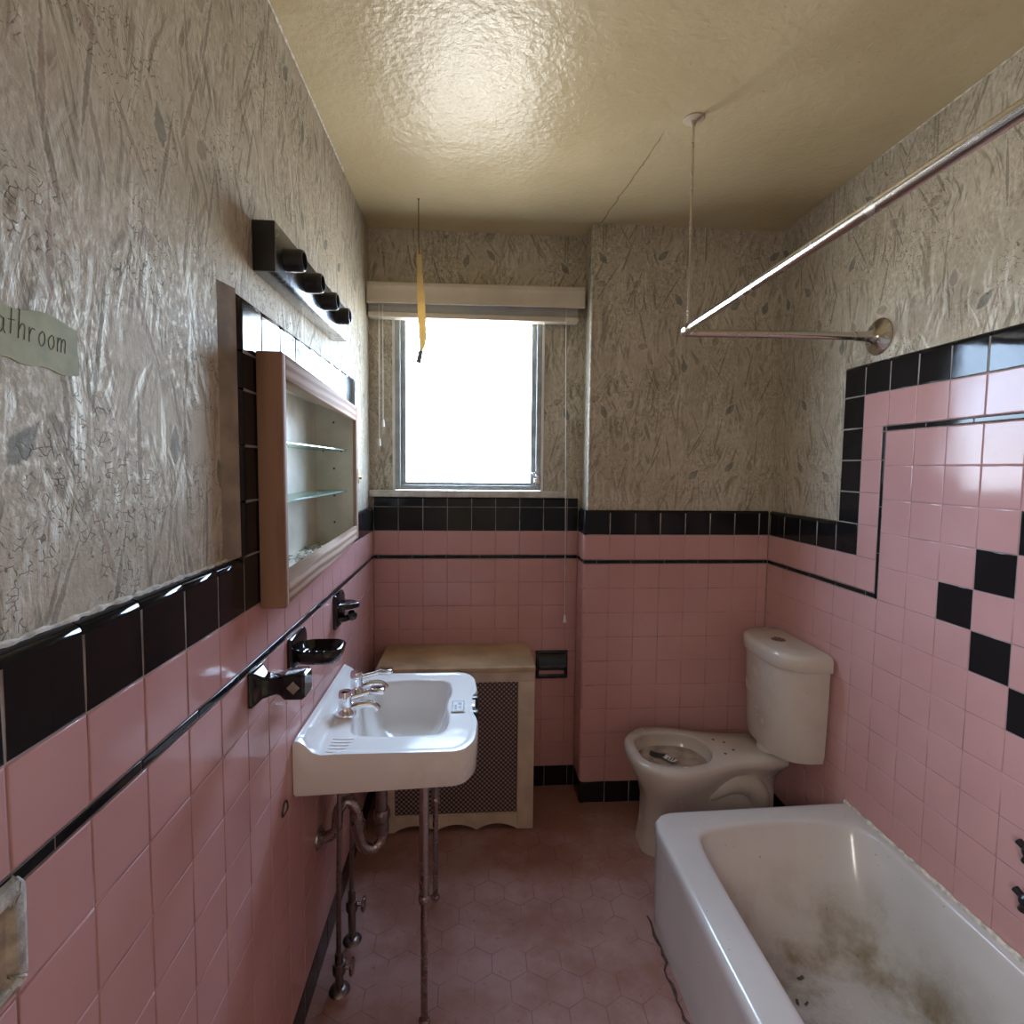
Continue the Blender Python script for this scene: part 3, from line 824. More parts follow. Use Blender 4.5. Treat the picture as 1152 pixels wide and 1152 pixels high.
# folded edge lip and screw heads on the far cheek
box(bm, (-.004, y0, z0 + .001), (.0005, y0 + .012, z1 - .001)); box(bm, (-.004, y1 - .012, z0 + .001), (.0005, y1, z1 - .001))
obj('cabinet_box', bm, M['cabwhite'], mc, angle=30)
for zz in (1.30, 1.67, 1.50, 1.40):
    bm = bm_new(); lathe(bm, [(.004, 0), (.003, .002)], (-.07, y1 - .001, zz), (0, -1, 0), 10); obj('screw_head', bm, M['dirt'], mc)
for zz in (1.415, 1.565):
    bm = bm_new(); box(bm, (BX + .006, y0 + .004, zz), (-.022, y1 - .004, zz + .006), .001, 1); sh = obj('glass_shelf', bm, M['shelf'], mc)
    for yy in (y0 + .0035, y1 - .0095):
        for xx in (-.11, -.045):
            bm = bm_new(); box(bm, (xx, yy, zz - .004), (xx + .006, yy + .006, zz - .0003), .001, 1); obj('shelf_pin', bm, M['dirt'], sh)
bm = bm_new()
box(bm, (.0155, CY1 - .012, 1.445), (.0185, CY1 - .004, 1.500), .001); lathe(bm, [(.004, 0), (.004, .006), (.0055, .008), (.003, .012)], (.017, CY1 - .008, 1.465), (1, 0, 0), 12)
obj('latch', bm, M['brass'], mc)
bm = bm_new(); rng = random.Random(3)
for k in range(170):
    cx, cy, cz = rng.uniform(-.125, -.012), rng.uniform(1.20, 2.03), 1.2262 + rng.uniform(0, .004)
    if rng.random() < .35: cy = rng.uniform(1.62, 2.03)
    sz = rng.choice((.004, .006, .009, .014, .02)); a = rng.uniform(0, 6.28)
    nn = rng.randint(4, 6); vs = []
    for i in range(nn):
        b = a + 6.283 * i / nn; q = sz * rng.uniform(.5, 1.)
        vs.append(Vector((cx + q * math.cos(b) * .8, cy + q * math.sin(b), cz + rng.uniform(0, .35) * sz)))
    t = bmesh.new(); f = t.faces.new([t.verts.new(v) for v in vs]); f.material_index = 0 if rng.random() < .62 else 1
    e = bmesh.ops.extrude_face_region(t, geom=[f]); bmesh.ops.translate(t, verts=[v for v in e['geom'] if isinstance(v, bmesh.types.BMVert)], vec=(0, 0, .0012))
    for q in t.faces: q.material_index = f.material_index if f.is_valid else 0
    merge(bm, t, None)
tag(obj('paint_flakes', bm, [M['flake'], M['caulk']]), 'loose brown and white paint flakes on the bottom of the medicine cabinet', 'debris', kind='stuff')

# ------------------------------------------------------------------ ceramic fittings on the left wall
tb = thing('towel_bar_post', 'black ceramic towel bar post with a pale diamond socket, nearest fitting on the left wall', 'towel bar post', (0, 1.118, 1.06))
def sqring(c, u, v, hu, hv, r, n=5):
    pts = []
    for sx, sy, a0 in ((1, 1, 0), (-1, 1, 90), (-1, -1, 180), (1, -1, 270)):
        for k in range(n):
            a = math.radians(a0 + 90 * k / (n - 1))
            pts.append(Vector(c) + Vector(u) * (sx * (hu - r) + r * math.cos(a)) + Vector(v) * (sy * (hv - r) + r * math.sin(a)))
    return pts
cy, cz = 1.116, 1.058
bm = bm_new(); u, v = (0, 1, 0), (0, 0, 1)
R = []
for x, hu, hv, r in ((.0005, .033, .036, .004), (.006, .033, .036, .006), (.012, .029, .032, .008), (.022, .0215, .023, .008), (.036, .0185, .0185, .007), (.050, .0185, .018, .006), (.058, .021, .020, .005), (.066, .0265, .0245, .005), (.070, .028, .026, .005), (.104, .028, .026, .005), (.109, .024, .022, .006)):
    R.append(sqring((x, cy, cz + (.004 if x > .04 else 0)), u, v, hu, hv, r))
loft(bm, R); obj('post', bm, M['blackceram'], tb, angle=35)
bm = bm_new(); c = Vector((.087, cy - .0284, cz + .004))
vs = [c + Vector(d) for d in ((.013, 0, 0), (0, 0, .0135), (-.013, 0, 0), (0, 0, -.0135))]
vb = [q + Vector((0, .006, 0)) for q in vs]
loft(bm, [vb, vs]); obj('bar_socket', bm, M['ceramhole'], tb, angle=0)

sd = thing('soap_dish', 'black ceramic soap dish between the towel bar post and the toothbrush holder', 'soap dish', (0, 1.37, 1.05))
cy = 1.372
bm = bm_new(); R = []
for x, hu, hv in ((.0005, .062, .042), (.006, .062, .042), (.010, .058, .038), (.014, .05, .030)): R.append(sqring((x, cy, 1.046), u, v, hu, hv, .008))
loft(bm, R); obj('wall_plate', bm, M['blackceram'], sd, angle=35)
bm = bm_new()
def trayring(z, g):
    out = []
    for k in range(40):
        a = 2 * math.pi * k / 40
        x = .062 + (.060 - g) * math.copysign(abs(math.cos(a)) ** .55, math.cos(a)); y = cy + (.056 - g * .9) * math.copysign(abs(math.sin(a)) ** .6, math.sin(a))
        out.append((max(x, .004), y, z))
    return out
loft(bm, [trayring(1.018, .022), trayring(1.022, .010), trayring(1.034, .004), trayring(1.050, 0), trayring(1.054, .002), trayring(1.056, .006), trayring(1.053, .011), trayring(1.040, .015), trayring(1.036, .022), trayring(1.036, .05)])
for k in range(4): box(bm, (.03 + k * .018, cy - .028, 1.0355), (.036 + k * .018, cy + .028, 1.0395), .0015)
obj('tray', bm, M['blackceram'], sd, angle=50)

hb = thing('toothbrush_holder', 'black ceramic toothbrush holder, farthest of the fittings on the left wall', 'toothbrush holder', (0, 1.79, 1.035))
cy = 1.792
bm = bm_new(); R = []
for x, hu, hv in ((.0005, .055, .056), (.006, .055, .056), (.011, .051, .052), (.015, .044, .044)): R.append(sqring((x, cy, 1.036), u, v, hu, hv, .010))
loft(bm, R); obj('wall_plate', bm, M['blackceram'], hb, angle=35)
bm = bm_new()
for zz, d in ((1.052, .058), (1.012, .040)):
    prof = []
    for k in range(36):
        a = 2 * math.pi * k / 36
        prof.append((a, d + .004 * math.cos(5 * a)))
    R = []
    for h, g in ((-.010, .008), (-.007, .002), (.004, 0), (.008, .003), (.009, .007)):
        R.append([(max(.012 + (q - g) * max(math.cos(a), -.1), .004), cy + (.047 - g) * math.sin(a), zz + h) for a, q in prof])
    loft(bm, R)
lathe(bm, [(.016, 0), (.018, .01), (.013, .022), (.004, .026)], (.040, cy - .006, 1.018), (1, 0, 0), 18)
obj('holder_ledge', bm, M['blackceram'], hb, angle=50)

# bare mortar where the other post broke off, and the rusty ring
bm = bm_new(); rng = random.Random(5)
def rough_ring(x, hu, hv, r, j):
    return [Vector((x + rng.uniform(0, j * .4), p.y + rng.uniform(-j, j), p.z + rng.uniform(-j, j))) for p in sqring((x, .4985, 1.050), u, v, hu, hv, r, 8)]
loft(bm, [rough_ring(.0003, .042, .058, .010, .002), rough_ring(.006, .040, .055, .010, .003), rough_ring(.009, .034, .049, .008, .003),
          rough_ring(.0085, .026, .040, .006, .003), rough_ring(.003, .022, .034, .005, .002), rough_ring(.0025, .010, .016, .004, .002)])
tag(obj('mortar_patch', bm, M['mortar'], angle=25), 'patch of bare mortar on the left wall where a fitting broke off', 'mortar patch')
bm = bm_new()
tube(bm, [(.001, 1.276 + .019 * math.cos(a), .688 + .014 * math.sin(a) - .004 * math.cos(a * 2)) for a in [6.2832 * i / 24 for i in range(25)]], .0028, 6)
lathe(bm, [(.013, .0004), (.011, .0016), (.004, .002)], (0, 1.276, .688), (1, 0, 0), 16, mi=1)
tag(obj('anchor_ring', bm, [M['ring'], M['mortar']]), 'small dark rust ring on the pink tile below the near sink edge', 'wall anchor')

# masking tape label with handwriting
tp = thing('masking_tape_label', 'strip of green masking tape with handwriting stuck to the left wallpaper', 'tape label', (-PL, .60, 1.64))
bm = bm_new(); R0, R1 = [], []
for k in range(13):
    y = .515 + .163 * k / 12
    top = 1.671 + .004 * math.sin(k * .9) - .002 * k / 12; bot = 1.617 - .006 * (k / 12) + .002 * math.sin(k * 1.7)
    R0.append((y, top, bot))
rings = [[(-PL + .0002, y, b), (-PL + .0009, y, b), (-PL + .0009, y, t_), (-PL + .0002, y, t_)] for y, t_, b in R0]
loft(bm, rings); obj('tape', bm, M['tape'], tp, angle=20)
GL = {'b': [[(0, 2), (0, 0)], [(0, .5), (.25, 1), (.6, .8), (.6, .25), (.3, 0), (0, .2)]],
      'a': [[(.55, .85), (.25, 1), (0, .6), (.05, .15), (.3, 0), (.55, .35), (.55, .95), (.55, .3), (.72, 0)]],
      't': [[(.25, 1.75), (.25, .1)], [(0, 1.0), (.55, 1.05)]],
      'h': [[(0, 1.9), (0, 0)], [(0, .5), (.25, 1), (.5, .85), (.5, 0)]],
      'r': [[(0, 1), (.05, 0)], [(.03, .5), (.25, .95), (.5, .9)]],
      'o': [[(.3, 1), (.02, .65), (.08, .15), (.32, 0), (.56, .35), (.5, .85), (.3, 1)]],
      'm': [[(0, 1), (0, 0)], [(0, .6), (.2, 1), (.38, .8), (.38, 0)], [(.38, .6), (.58, 1), (.78, .8), (.78, 0)]]}
bm = bm_new(); y = .556; k = 0
for ch in 'bathroom':
    h = .0150
    for st in GL[ch]:
        pts = [(-PL + .0005, y + (px * .95 + pz * .12) * h, 1.640 - (y - .555) * .055 + pz * h * 1.05) for px, pz in st]
        tube(bm, smooth_path(pts, 4) if len(pts) > 2 else pts,   .0008, 6)
    y += h * (.86 if ch != 'm' else 1.3)
obj('handwriting', bm, M['ink'], tp)

# ------------------------------------------------------------------ sink
def superellipse_ray(poly, cx, cy, a):
    """distance from (cx,cy) along angle a to the closed polygon"""
    dx, dy = math.cos(a), math.sin(a); best = None
    n = len(poly)
    for i in range(n):
        x1, y1 = poly[i]; x2, y2 = poly[(i + 1) % n]
        ex, ey = x2 - x1, y2 - y1; den = dx * ey - dy * ex
        if abs(den) < 1e-12: continue
        t = ((x1 - cx) * ey - (y1 - cy) * ex) / den; w = ((x1 - cx) * dy - (y1 - cy) * dx) / den
        if t > 0 and -1e-9 <= w <= 1 + 1e-9 and (best is None or t > best): best = t
    return best
def rounded(pts, rs, n=6):
    out = []; N = len(pts)
    for i in range(N):
        p0, p, p1 = Vector(pts[i - 1]), Vector(pts[i]), Vector(pts[(i + 1) % N]); r = rs[i]
        if r <= 0: out.append(tuple(p)); continue
        d0 = (p0 - p).normalized(); d1 = (p1 - p).normalized()
        a, b = p + d0 * r, p + d1 * r
        for k in range(n + 1):
            t = k / n; q = a * (1 - t) ** 2 + p * 2 * t * (1 - t) + b * t * t; out.append((q.x, q.y))
    return out
sk = thing('wall_sink', 'white wall hung sink with chrome front legs below the medicine cabinet', 'sink', (0, 1.6, 0))
SY0, SY1, SX = 1.332, 1.868, .455
NS = 128; scx, scy = .235, 1.615
outer = rounded([(.001, SY0), (.425, SY0 - .002), (.458, SY0 + .05), (.466, SY0 + .17), (.452, scy - .06), (.450, scy + .055), (.466, SY1 - .17), (.458, SY1 - .05), (.425, SY1), (.001, SY1)],
                [.003, .028, .03, .02, .02, .02, .02, .03, .028, .003])
inner = rounded([(.098, 1.545), (.118, 1.435), (.235, 1.422), (.372, 1.432), (.386, 1.52), (.368, scy), (.386, 1.71), (.372, 1.80), (.235, 1.812), (.118, 1.795), (.098, 1.685)],
                [.04, .035, .04, .035, .04, .05, .04, .035, .04, .035, .04])
angs = []
for k in range(NS): angs.append(2 * math.pi * k / NS)
for (cx_, cy_) in ((.001, SY0), (.001, SY1)):      # put rays exactly through the square back corners
    a = math.atan2(cy_ - scy, cx_ - scx) % (2 * math.pi)
    j = min(range(NS), key=lambda i: abs(angs[i] - a)); angs[j] = a
ro = [superellipse_ray(outer, scx, scy, a) for a in angs]
ri = [superellipse_ray(inner, scx, scy, a) for a in angs]
ZD = .785
def deck(x, y):
    zb_ = ZD + .0015 * (x - .2)
    if x < .022: return ZD + .038
    if x < .068:
        t = (x - .022) / .046
        return ZD + .038 * (1 - math.sqrt(max(0, 1 - (1 - t) ** 2))) if False else ZD + .038 * (1 - t) ** 2.2
    return zb_
bm = bm_new(); rings = []
for f, d in ((.06, -.145), (.25, -.144), (.5, -.138), (.70, -.118), (.84, -.082), (.92, -.045), (.965, -.018), (.985, -.006), (1.0, -.001)):
    rings.append([Vector((scx + math.cos(a) * r * f, scy + math.sin(a) * r * f, ZD + d)) for a, r in zip(angs, ri)])
for f in (.04, .12, .2, .3, .4, .48, .56, .63, .70, .76, .82, .87, .92, .955):
    ring = []
    for a, r0, r1 in zip(angs, ri, ro):
        r = r0 + (r1 - r0) * f; x, y = scx + math.cos(a) * r, scy + math.sin(a) * r
        zz = deck(x, y) + (.0025 if f > .8 and x > .1 else 0)
        ring.append(Vector((x, y, zz)))
    rings.append(ring)
for f, d in ((.985, -.0005), (1.0, -.006)):
    rings.append([Vector((scx + math.cos(a) * r * f, scy + math.sin(a) * r * f, deck(scx + math.cos(a) * r * f, 0) + .002 + d)) for a, r in zip(angs, ro)])
def apron(x): return .680 + .018 * x / .46
for f, hf in ((1.0, .5), (.998, .93), (.985, 1.0), (.9, 1.0)):
    rings.append([Vector((scx + math.cos(a) * r * f, scy + math.sin(a) * r * f, (deck(scx + math.cos(a) * r, 0) - .01) * (1 - hf) + apron(scx + math.cos(a) * r) * hf)) for a, r in zip(angs, ro)])
for f, zz in ((.80, .675), (.6, .655), (.25, .635), (.05, .632)):
    rings.append([Vector((scx + math.cos(a) * r * f, scy + math.sin(a) * r * f, zz)) for a, r in zip(angs, ro)])
loft(bm, rings)
# soap ridges at the near back corner
for k in range(5):
    yy = 1.352 + k * .016
    p0 = (.078, yy + .004, ZD + .0005); p1 = (.122 + k * .003, yy, ZD + .0005)
    tube(bm, [p0, (p0[0] * .8 + p1[0] * .2, yy + .003, ZD), ((p0[0] + p1[0]) / 2, yy + .002, ZD), (p0[0] * .2 + p1[0] * .8, yy + .001, ZD), p1], [.002, .0052, .0056, .0052, .002], 16, flat=.32)
obj('basin', bm, M['sinkm'], sk, angle=50)
bm = bm_new(); lathe(bm, [(.022, 0), (.022, .003), (.016, .004), (.013, .001), (.001, .001)], (scx, scy, ZD - .1445), (0, 0, 1), 24); obj('drain', bm, M['dullchrome'], sk)
bm = bm_new(); box(bm, (.385, 1.555, ZD + .0034), (.425, 1.628, ZD + .0046), .0005); lab = obj('paper_label', bm, M['paperwhite'], sk)
bm = bm_new()
for a, b in (((.386, 1.556), (.424, 1.560)), ((.386, 1.623), (.424, 1.627)), ((.386, 1.560), (.390, 1.623)), ((.420, 1.560), (.424, 1.623)), ((.395, 1.57), (.402, 1.60)), ((.406, 1.578), (.416, 1.592)), ((.404, 1.60), (.416, 1.615))):
    box(bm, (a[0], a[1], ZD + .0046), (b[0], b[1], ZD + .0050))
obj('label_print', bm, M['bluelabel'], lab)
bm = bm_new(); box(bm, (.444, 1.592, .748), (.4575, 1.642, .7875), .003); obj('front_bracket', bm, M['sinkm'], sk)
for yy in (1.552, 1.652):
    bm = bm_new(); box(bm, (.440, yy, .745), (.4675, yy + .030, .7875), .006); obj('bracket_socket', bm, M['blackmetal'], sk)
for yy in (1.385, 1.812):
    bm = bm_new(); tube(bm, [(.322, yy, .69), (.322, yy, .36)], .0135, 16); tube(bm, [(.322, yy, .37), (.322, yy, .002)], .0095, 14)
    lathe(bm, [(.0145, .345), (.0155, .35), (.0155, .362), (.0135, .366)], (.322, yy, 0), (0, 0, 1), 16)
    lathe(bm, [(.016, 0.0005), (.015, .006), (.0095, .010)], (.322, yy, 0), (0, 0, 1), 16)
    obj('leg', bm, M['dullchrome'], sk)
# two basin taps
for yy, near in ((1.560, True), (1.712, False)):
    bm = bm_new(); x0 = .078
    lathe(bm, [(.031, 0), (.032, .005), (.030, .011), (.025, .016), (.0215, .024), (.0205, .032)], (x0, yy, ZD), (0, 0, 1), 24)
    tube(bm, smooth_path([(x0 + .010, yy, ZD + .020), (x0 + .042, yy + .005, ZD + .026), (x0 + .074, yy + .010, ZD + .025), (x0 + .092, yy + .012, ZD + .010)], 6), [.0125] * 6 + [.0120] * 6 + [.0115] * 7, 12)
    tp_ = obj('tap', bm, M['chrome'], sk)
    bm = bm_new()
    lathe(bm, [(.0210, .028), (.0215, .032), (.0200, .052), (.0190, .066), (.0170, .071), (.007, .072)], (x0, yy, ZD), (0, 0, 1), 20)
    tube(bm, [(x0 + .012, yy + .002, ZD + .050), (x0 + .05, yy + .014, ZD + .056), (x0 + .078, yy + .021, ZD + .062)], [.0085, .0070, .0080], 10)
    box(bm, (x0 + .066, yy + .004, ZD + .054), (x0 + .112, yy + .042, ZD + .071), .006, 3)
    obj('lever', bm, M['chrome'], tp_)

# waste trap and supply pipes under the sink
tr = thing('drain_trap', 'corroded sink waste trap under the sink', 'drain pipe', (.2, 1.6, .5))
bm = bm_new()
tube(bm, [(.175, 1.60, .64), (.175, 1.60, .45)], .017, 16); tube(bm, [(.175, 1.60, .46), (.175, 1.60, .395)], .021, 16)
lathe(bm, [(.024, 0), (.025, .004), (.025, .026), (.022, .030)], (.175, 1.60, .44), (0, 0, 1), 8)
obj('tailpiece', bm, M['rustpipe'], tr)
bm = bm_new()
tube(bm, smooth_path([(.175, 1.60, .405), (.172, 1.598, .372), (.145, 1.585, .355), (.118, 1.57, .385), (.112, 1.565, .45), (.105, 1.56, .50), (.082, 1.555, .525), (.058, 1.55, .50), (.05, 1.55, .44), (.02, 1.55, .42), (.002, 1.55, .42)], 6), .016, 14)
lathe(bm, [(.022, 0), (.023, .003), (.023, .022), (.02, .025)], (.112, 1.565, .43), (0, 0, 1), 8)
lathe(bm, [(.034, 0), (.033, .004), (.020, .012)], (0, 1.55, .42), (1, 0, 0), 20)
obj('trap_bend', bm, M['dullchrome'], tr)
for i, (yy, zz) in enumerate(((1.490, .10), (1.655, .15))):
    t_ = thing('supply_pipe', ('thin water supply pipe and stop valve at the near side of the sink trap', 'thin water supply pipe and stop valve at the far side of the sink trap')[i], 'water pipe', (.07, yy, 0))
    bm = bm_new()
    tube(bm, smooth_path([(.075, yy + .01, .66), (.074, yy + .005, .50), (.072, yy, .34), (.070, yy, .20), (.070, yy, zz)], 5), .0075, 10)
    obj('riser', bm, M['rustpipe'], t_)
    bm = bm_new(); tube(bm, [(.070, yy, zz + .02), (.070, yy, .002)], .012, 12); lathe(bm, [(.03, .0006), (.028, .005), (.014, .012)], (.070, yy, 0), (0, 0, 1), 18)
    lathe(bm, [(.018, -.016), (.019, 0), (.018, .016)], (.070, yy, zz - .03), (0, 0, 1), 14)
    va = obj('stop_valve', bm, M['rustpipe'], t_)
    bm = bm_new(); tube(bm, [(.080, yy, zz - .03), (.104, yy, zz - .03)], .006, 10); lathe(bm, [(.020, 0), (.022, .003), (.022, .008), (.018, .010)], (.102, yy, zz - .03), (1, 0, 0), 10)
    obj('valve_handle', bm, M['dullchrome'], va)

# ------------------------------------------------------------------ radiator cover
rc = thing('radiator_cover', 'cream radiator cover with a perforated metal front below the window', 'radiator cover', (.38, 2.3, 0))
RX0, RX1, RY0 = .064, .704, 2.152
bm = bm_new(); box(bm, (RX0 - .006, RY0 - .012, .676), (RX1 + .002, DR - .001, .697), .004); obj('top', bm, M['radpaint'], rc)
bm = bm_new()
box(bm, (RX0, RY0, .632), (RX1, RY0 + .018, .675), .002)
box(bm, (RX1 - .068, RY0, .0015), (RX1, RY0 + .018, .632), .002); box(bm, (RX0, RY0, .0015), (RX0 + .068, RY0 + .018, .632), .002)
# scalloped bottom rail
N = 48; x0, x1 = RX0 + .068, RX1 - .068
up, lo = [], []
for k in range(N + 1):
    x = x0 + (x1 - x0) * k / N; t = (k / N * 3) % 1.0
    lo.append((x, .004 + .026 * math.sin(math.pi * t) ** .8 if 0 < k < N else .004))
ringF = [[(x, RY0, zl), (x, RY0 + .018, zl), (x, RY0 + .018, .072), (x, RY0, .072)] for x, zl in lo]
loft(bm, ringF)
box(bm, (RX1 - .018, RY0 + .018, .0015), (RX1, DR - .001, .675), .002); box(bm, (RX0, RY0 + .018, .0015), (RX0 + .018, DR - .001, .675), .002)
obj('cabinet', bm, M['radfront'], rc)
bm = bm_new(); box(bm, (x0 - .006, RY0 + .009, .066), (x1 + .006, RY0 + .0105, .638)); obj('grille', bm, M['grille'], rc)

# ------------------------------------------------------------------ toilet paper holder
th = thing('toilet_paper_holder', 'black ceramic toilet paper recess on the pink wall right of the radiator cover', 'toilet paper holder', (.815, DR, .59))
bm = bm_new(); a0, a1, b0, b1 = .742, .892, .527, .660
for lo_, hi_ in (((a0, DR - .010, b0), (a0 + .016, DR + .001, b1)), ((a1 - .016, DR - .010, b0), (a1, DR + .001, b1)), ((a0 + .01, DR - .010, b1 - .016), (a1 - .01, DR + .001, b1)), ((a0 + .01, DR - .010, b0), (a1 - .01, DR + .001, b0 + .02))):
    box(bm, lo_, hi_, .004, 3)
obj('rim', bm, M['blackceram'], th)
bm = bm_new()
R = []
for k in range(9):                     # curved hood over the roll
    a = math.radians(90 * k / 8)
    R.append([(a0 + .012, DR - .004 - .022 * math.sin(a), b1 - .012 - .052 * (1 - math.cos(a)) - .02 * math.sin(a)), (a1 - .012, DR - .004 - .022 * math.sin(a), b1 - .012 - .052 * (1 - math.cos(a)) - .02 * math.sin(a))])
for a_, b_ in zip(R, R[1:]): quad(bm, a_[0], a_[1], b_[1], b_[0])
box(bm, (a0 + .012, DR - .026, .572), (a1 - .012, DR - .020, .592), .002)
obj('hood', bm, M['blackceram'], th)
bm = bm_new(); box(bm, (a0 + .014, DR - .0052, b0 + .018), (a1 - .014, DR - .002, .60)); obj('recess_back', bm, M['pink'], th)

# ------------------------------------------------------------------ toilet
to = thing('toilet', 'white two-piece toilet with no seat in the far right corner', 'toilet', (1.4, 2.04, 0))
TY = 2.045; tcx = 1.262
def half(ctrl):
    up_ = [(x, TY + w) for x, w in ctrl]; dn = [(x, TY - w) for x, w in reversed(ctrl) if w > 0]
    return up_ + dn
def closed_smooth(poly, n=4):
    N = len(poly); out = []
    for i in range(N):
        p = [Vector((*poly[(i + k) % N], 0)) for k in (-1, 0, 1, 2)]
        for k in range(n):
            t = k / n; a, b, c, d = p
            q = .5 * ((2 * b) + (c - a) * t + (2 * a - 5 * b + 4 * c - d) * t * t + (3 * b - a - 3 * c + d) * t ** 3); out.append((q.x, q.y))
    return out
LV = [
 (.0015, [(1.120, 0), (1.130, .065), (1.20, .100), (1.36, .100), (1.52, .098), (1.62, .095), (1.655, .06), (1.66, 0)], 1.0),
 (.02, [(1.122, 0), (1.132, .063), (1.20, .097), (1.36, .097), (1.52, .095), (1.62, .092), (1.652, .058), (1.657, 0)], 1.0),
 (.10, [(1.135, 0), (1.145, .060), (1.21, .090), (1.36, .085), (1.52, .080), (1.62, .080), (1.645, .055), (1.65, 0)], 1.0),
 (.19, [(1.135, 0), (1.147, .068), (1.21, .102), (1.36, .092), (1.52, .080), (1.62, .080), (1.650, .06), (1.655, 0)], 1.0),
 (.245, [(1.122, 0), (1.136, .085), (1.20, .128), (1.36, .105), (1.50, .070), (1.60, .070), (1.650, .055), (1.66, 0)], 1.0),
 (.290, [(1.098, 0), (1.113, .098), (1.19, .156), (1.33, .135), (1.48, .075), (1.60, .068), (1.655, .055), (1.665, 0)], 1.0),
 (.330, [(1.080, 0), (1.097, .105), (1.18, .174), (1.31, .163), (1.46, .100), (1.60, .085), (1.675, .075), (1.690, 0)], 1.0),
 (.365, [(1.070, 0), (1.088, .108), (1.175, .181), (1.30, .176), (1.44, .130), (1.58, .112), (1.680, .105), (1.700, 0)], 1.0),
 (.384, [(1.071, 0), (1.089, .107), (1.175, .180), (1.30, .175), (1.44, .129), (1.58, .111), (1.680, .104), (1.699, 0)], 1.0),
 (.392, [(1.078, 0), (1.095, .102), (1.178, .173), (1.30, .168), (1.44, .122), (1.58, .104), (1.676, .097), (1.692, 0)], 1.0)]
A2 = [2 * math.pi * k / 96 for k in range(96)]
bm = bm_new(); rings = []
for zz, ctrl, _ in LV:
    poly = closed_smooth(half(ctrl), 5)
    rr = [superellipse_ray(poly, tcx, TY, a) for a in A2]
    rings.append([Vector((tcx + math.cos(a) * r, TY + math.sin(a) * r, zz)) for a, r in zip(A2, rr)])
op = closed_smooth(half([(1.108, 0), (1.122, .082), (1.19, .128), (1.29, .128), (1.37, .092), (1.405, 0)]), 6)
ri2 = [superellipse_ray(op, tcx, TY, a) for a in A2]
for f, zz in ((1.04, .3935), (1.0, .390), (.985, .380), (.985, .355), (.93, .345), (.85, .31), (.72, .275), (.55, .245), (.35, .225)):
    rings.append([Vector((tcx + math.cos(a) * r * f + (1 - f) * .03, TY + math.sin(a) * r * f, zz)) for a, r in zip(A2, ri2)])
loft(bm, rings)
# trapway bulge on the side
for sgn in (-1, 1):
    tube(bm, smooth_path([(1.30, TY + sgn * .055, .22), (1.38, TY + sgn * .070, .255), (1.47, TY + sgn * .066, .285), (1.55, TY + sgn * .060, .265), (1.585, TY + sgn * .058, .20), (1.56, TY + sgn * .062, .12), (1.50, TY + sgn * .065, .06)], 6), [.03 + .016 * math.sin(math.pi * k / 36) for k in range(37)], 16)
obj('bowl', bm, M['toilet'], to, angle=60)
bm = bm_new()
rr = [r * .915 for r in ri2]
loft(bm, [[Vector((tcx + math.cos(a) * r * f, TY + math.sin(a) * r * f, .338 - .002 * (1 - f))) for a, r in zip(A2, rr)] for f in (1., .6, .1)], False, True); obj('bowl_water', bm, M['water'], to)
for dx, dy in ((1.445, .055), (1.445, -.055), (1.49, -.03), (1.48, .03)):
    bm = bm_new(); lathe(bm, [(.006, 0), (.0055, .0012), (.002, .0015)], (dx, TY + dy, .3925), (0, 0, 1), 12); obj('bolt_hole', bm, M['dirt'], to)
TCY = 2.028
def dshape(hw, depth, xb, n=48, bulge=.30):
    """tank plan: straight back at xb, bowed front"""
    pts = [(xb, -hw)]
    for k in range(n + 1):
        t = math.sin(math.pi / 2 * (-1 + 2 * k / n))
        x = xb - .004 - (depth - .004) * (1 - abs(t) ** 3.1) ** (1 / 3.1) if abs(t) < 1 else xb - .004
        pts.append((x, t * hw))
    pts.append((xb, hw)); return pts
bm = bm_new(); rings = []
for zz, hw, dp in ((.408, .155, .135), (.416, .172, .155), (.45, .180, .162), (.60, .186, .168), (.765, .190, .172), (.776, .190, .172)):
    rings.append([Vector((x, TCY + y, zz)) for x, y in dshape(hw, dp, 1.755)])
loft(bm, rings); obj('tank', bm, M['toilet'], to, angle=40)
bm = bm_new(); rings = []
for zz, hw, dp in ((.772, .188, .170), (.772, .199, .182), (.778, .202, .186), (.815, .202, .186), (.826, .198, .182), (.832, .186, .170), (.835, .12, .11)):
    rings.append([Vector((x, TCY + y, zz)) for x, y in dshape(hw, dp, 1.757)])
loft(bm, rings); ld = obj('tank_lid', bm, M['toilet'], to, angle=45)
bm = bm_new(); lathe(bm, [(.027, 0), (.027, .003), (.023, .0045), (.021, .002), (.001, .0025)], (1.668, TCY + .005, .8345), (0, 0, 1), 28); obj('flush_button', bm, M['dullchrome'], ld)
bm = bm_new(); lathe(bm, [(.06, -.02), (.05, .04)], (1.655, TCY, .395), (0, 0, 1), 20); obj('tank_gasket', bm, M['toilet'], to)

wr_ = thing('paper_wrapper', 'small black and white paper scrap lying in the toilet bowl', 'litter', (1.24, 2.06, .34))
bm = bm_new()
def scrap(bm, c, sx, sy, rot, h, mi=0):
    t = bmesh.new(); bmesh.ops.create_cube(t, size=1.)
    bmesh.ops.subdivide_edges(t, edges=t.edges[:], cuts=3, use_grid_fill=True)
    for v in t.verts:
        z = v.co.z; v.co = Vector((v.co.x * sx, v.co.y * sy, z * .0015 + h * (v.co.x * 2) ** 2 + h * .4 * math.sin(v.co.y * 9)))
    merge(bm, t, mi, Matrix.Translation(c) @ Matrix.Rotation(rot, 4, 'Z'))
scrap(bm, (1.205, 2.085, .343), .060, .038, -.5, .004); obj('dark_scrap', bm, M['paperblack'], wr_)
bm = bm_new(); scrap(bm, (1.245, 2.045, .344), .050, .032, -.9, .005); wp = obj('white_scrap', bm, M['paperwhite'], wr_)
bm = bm_new()
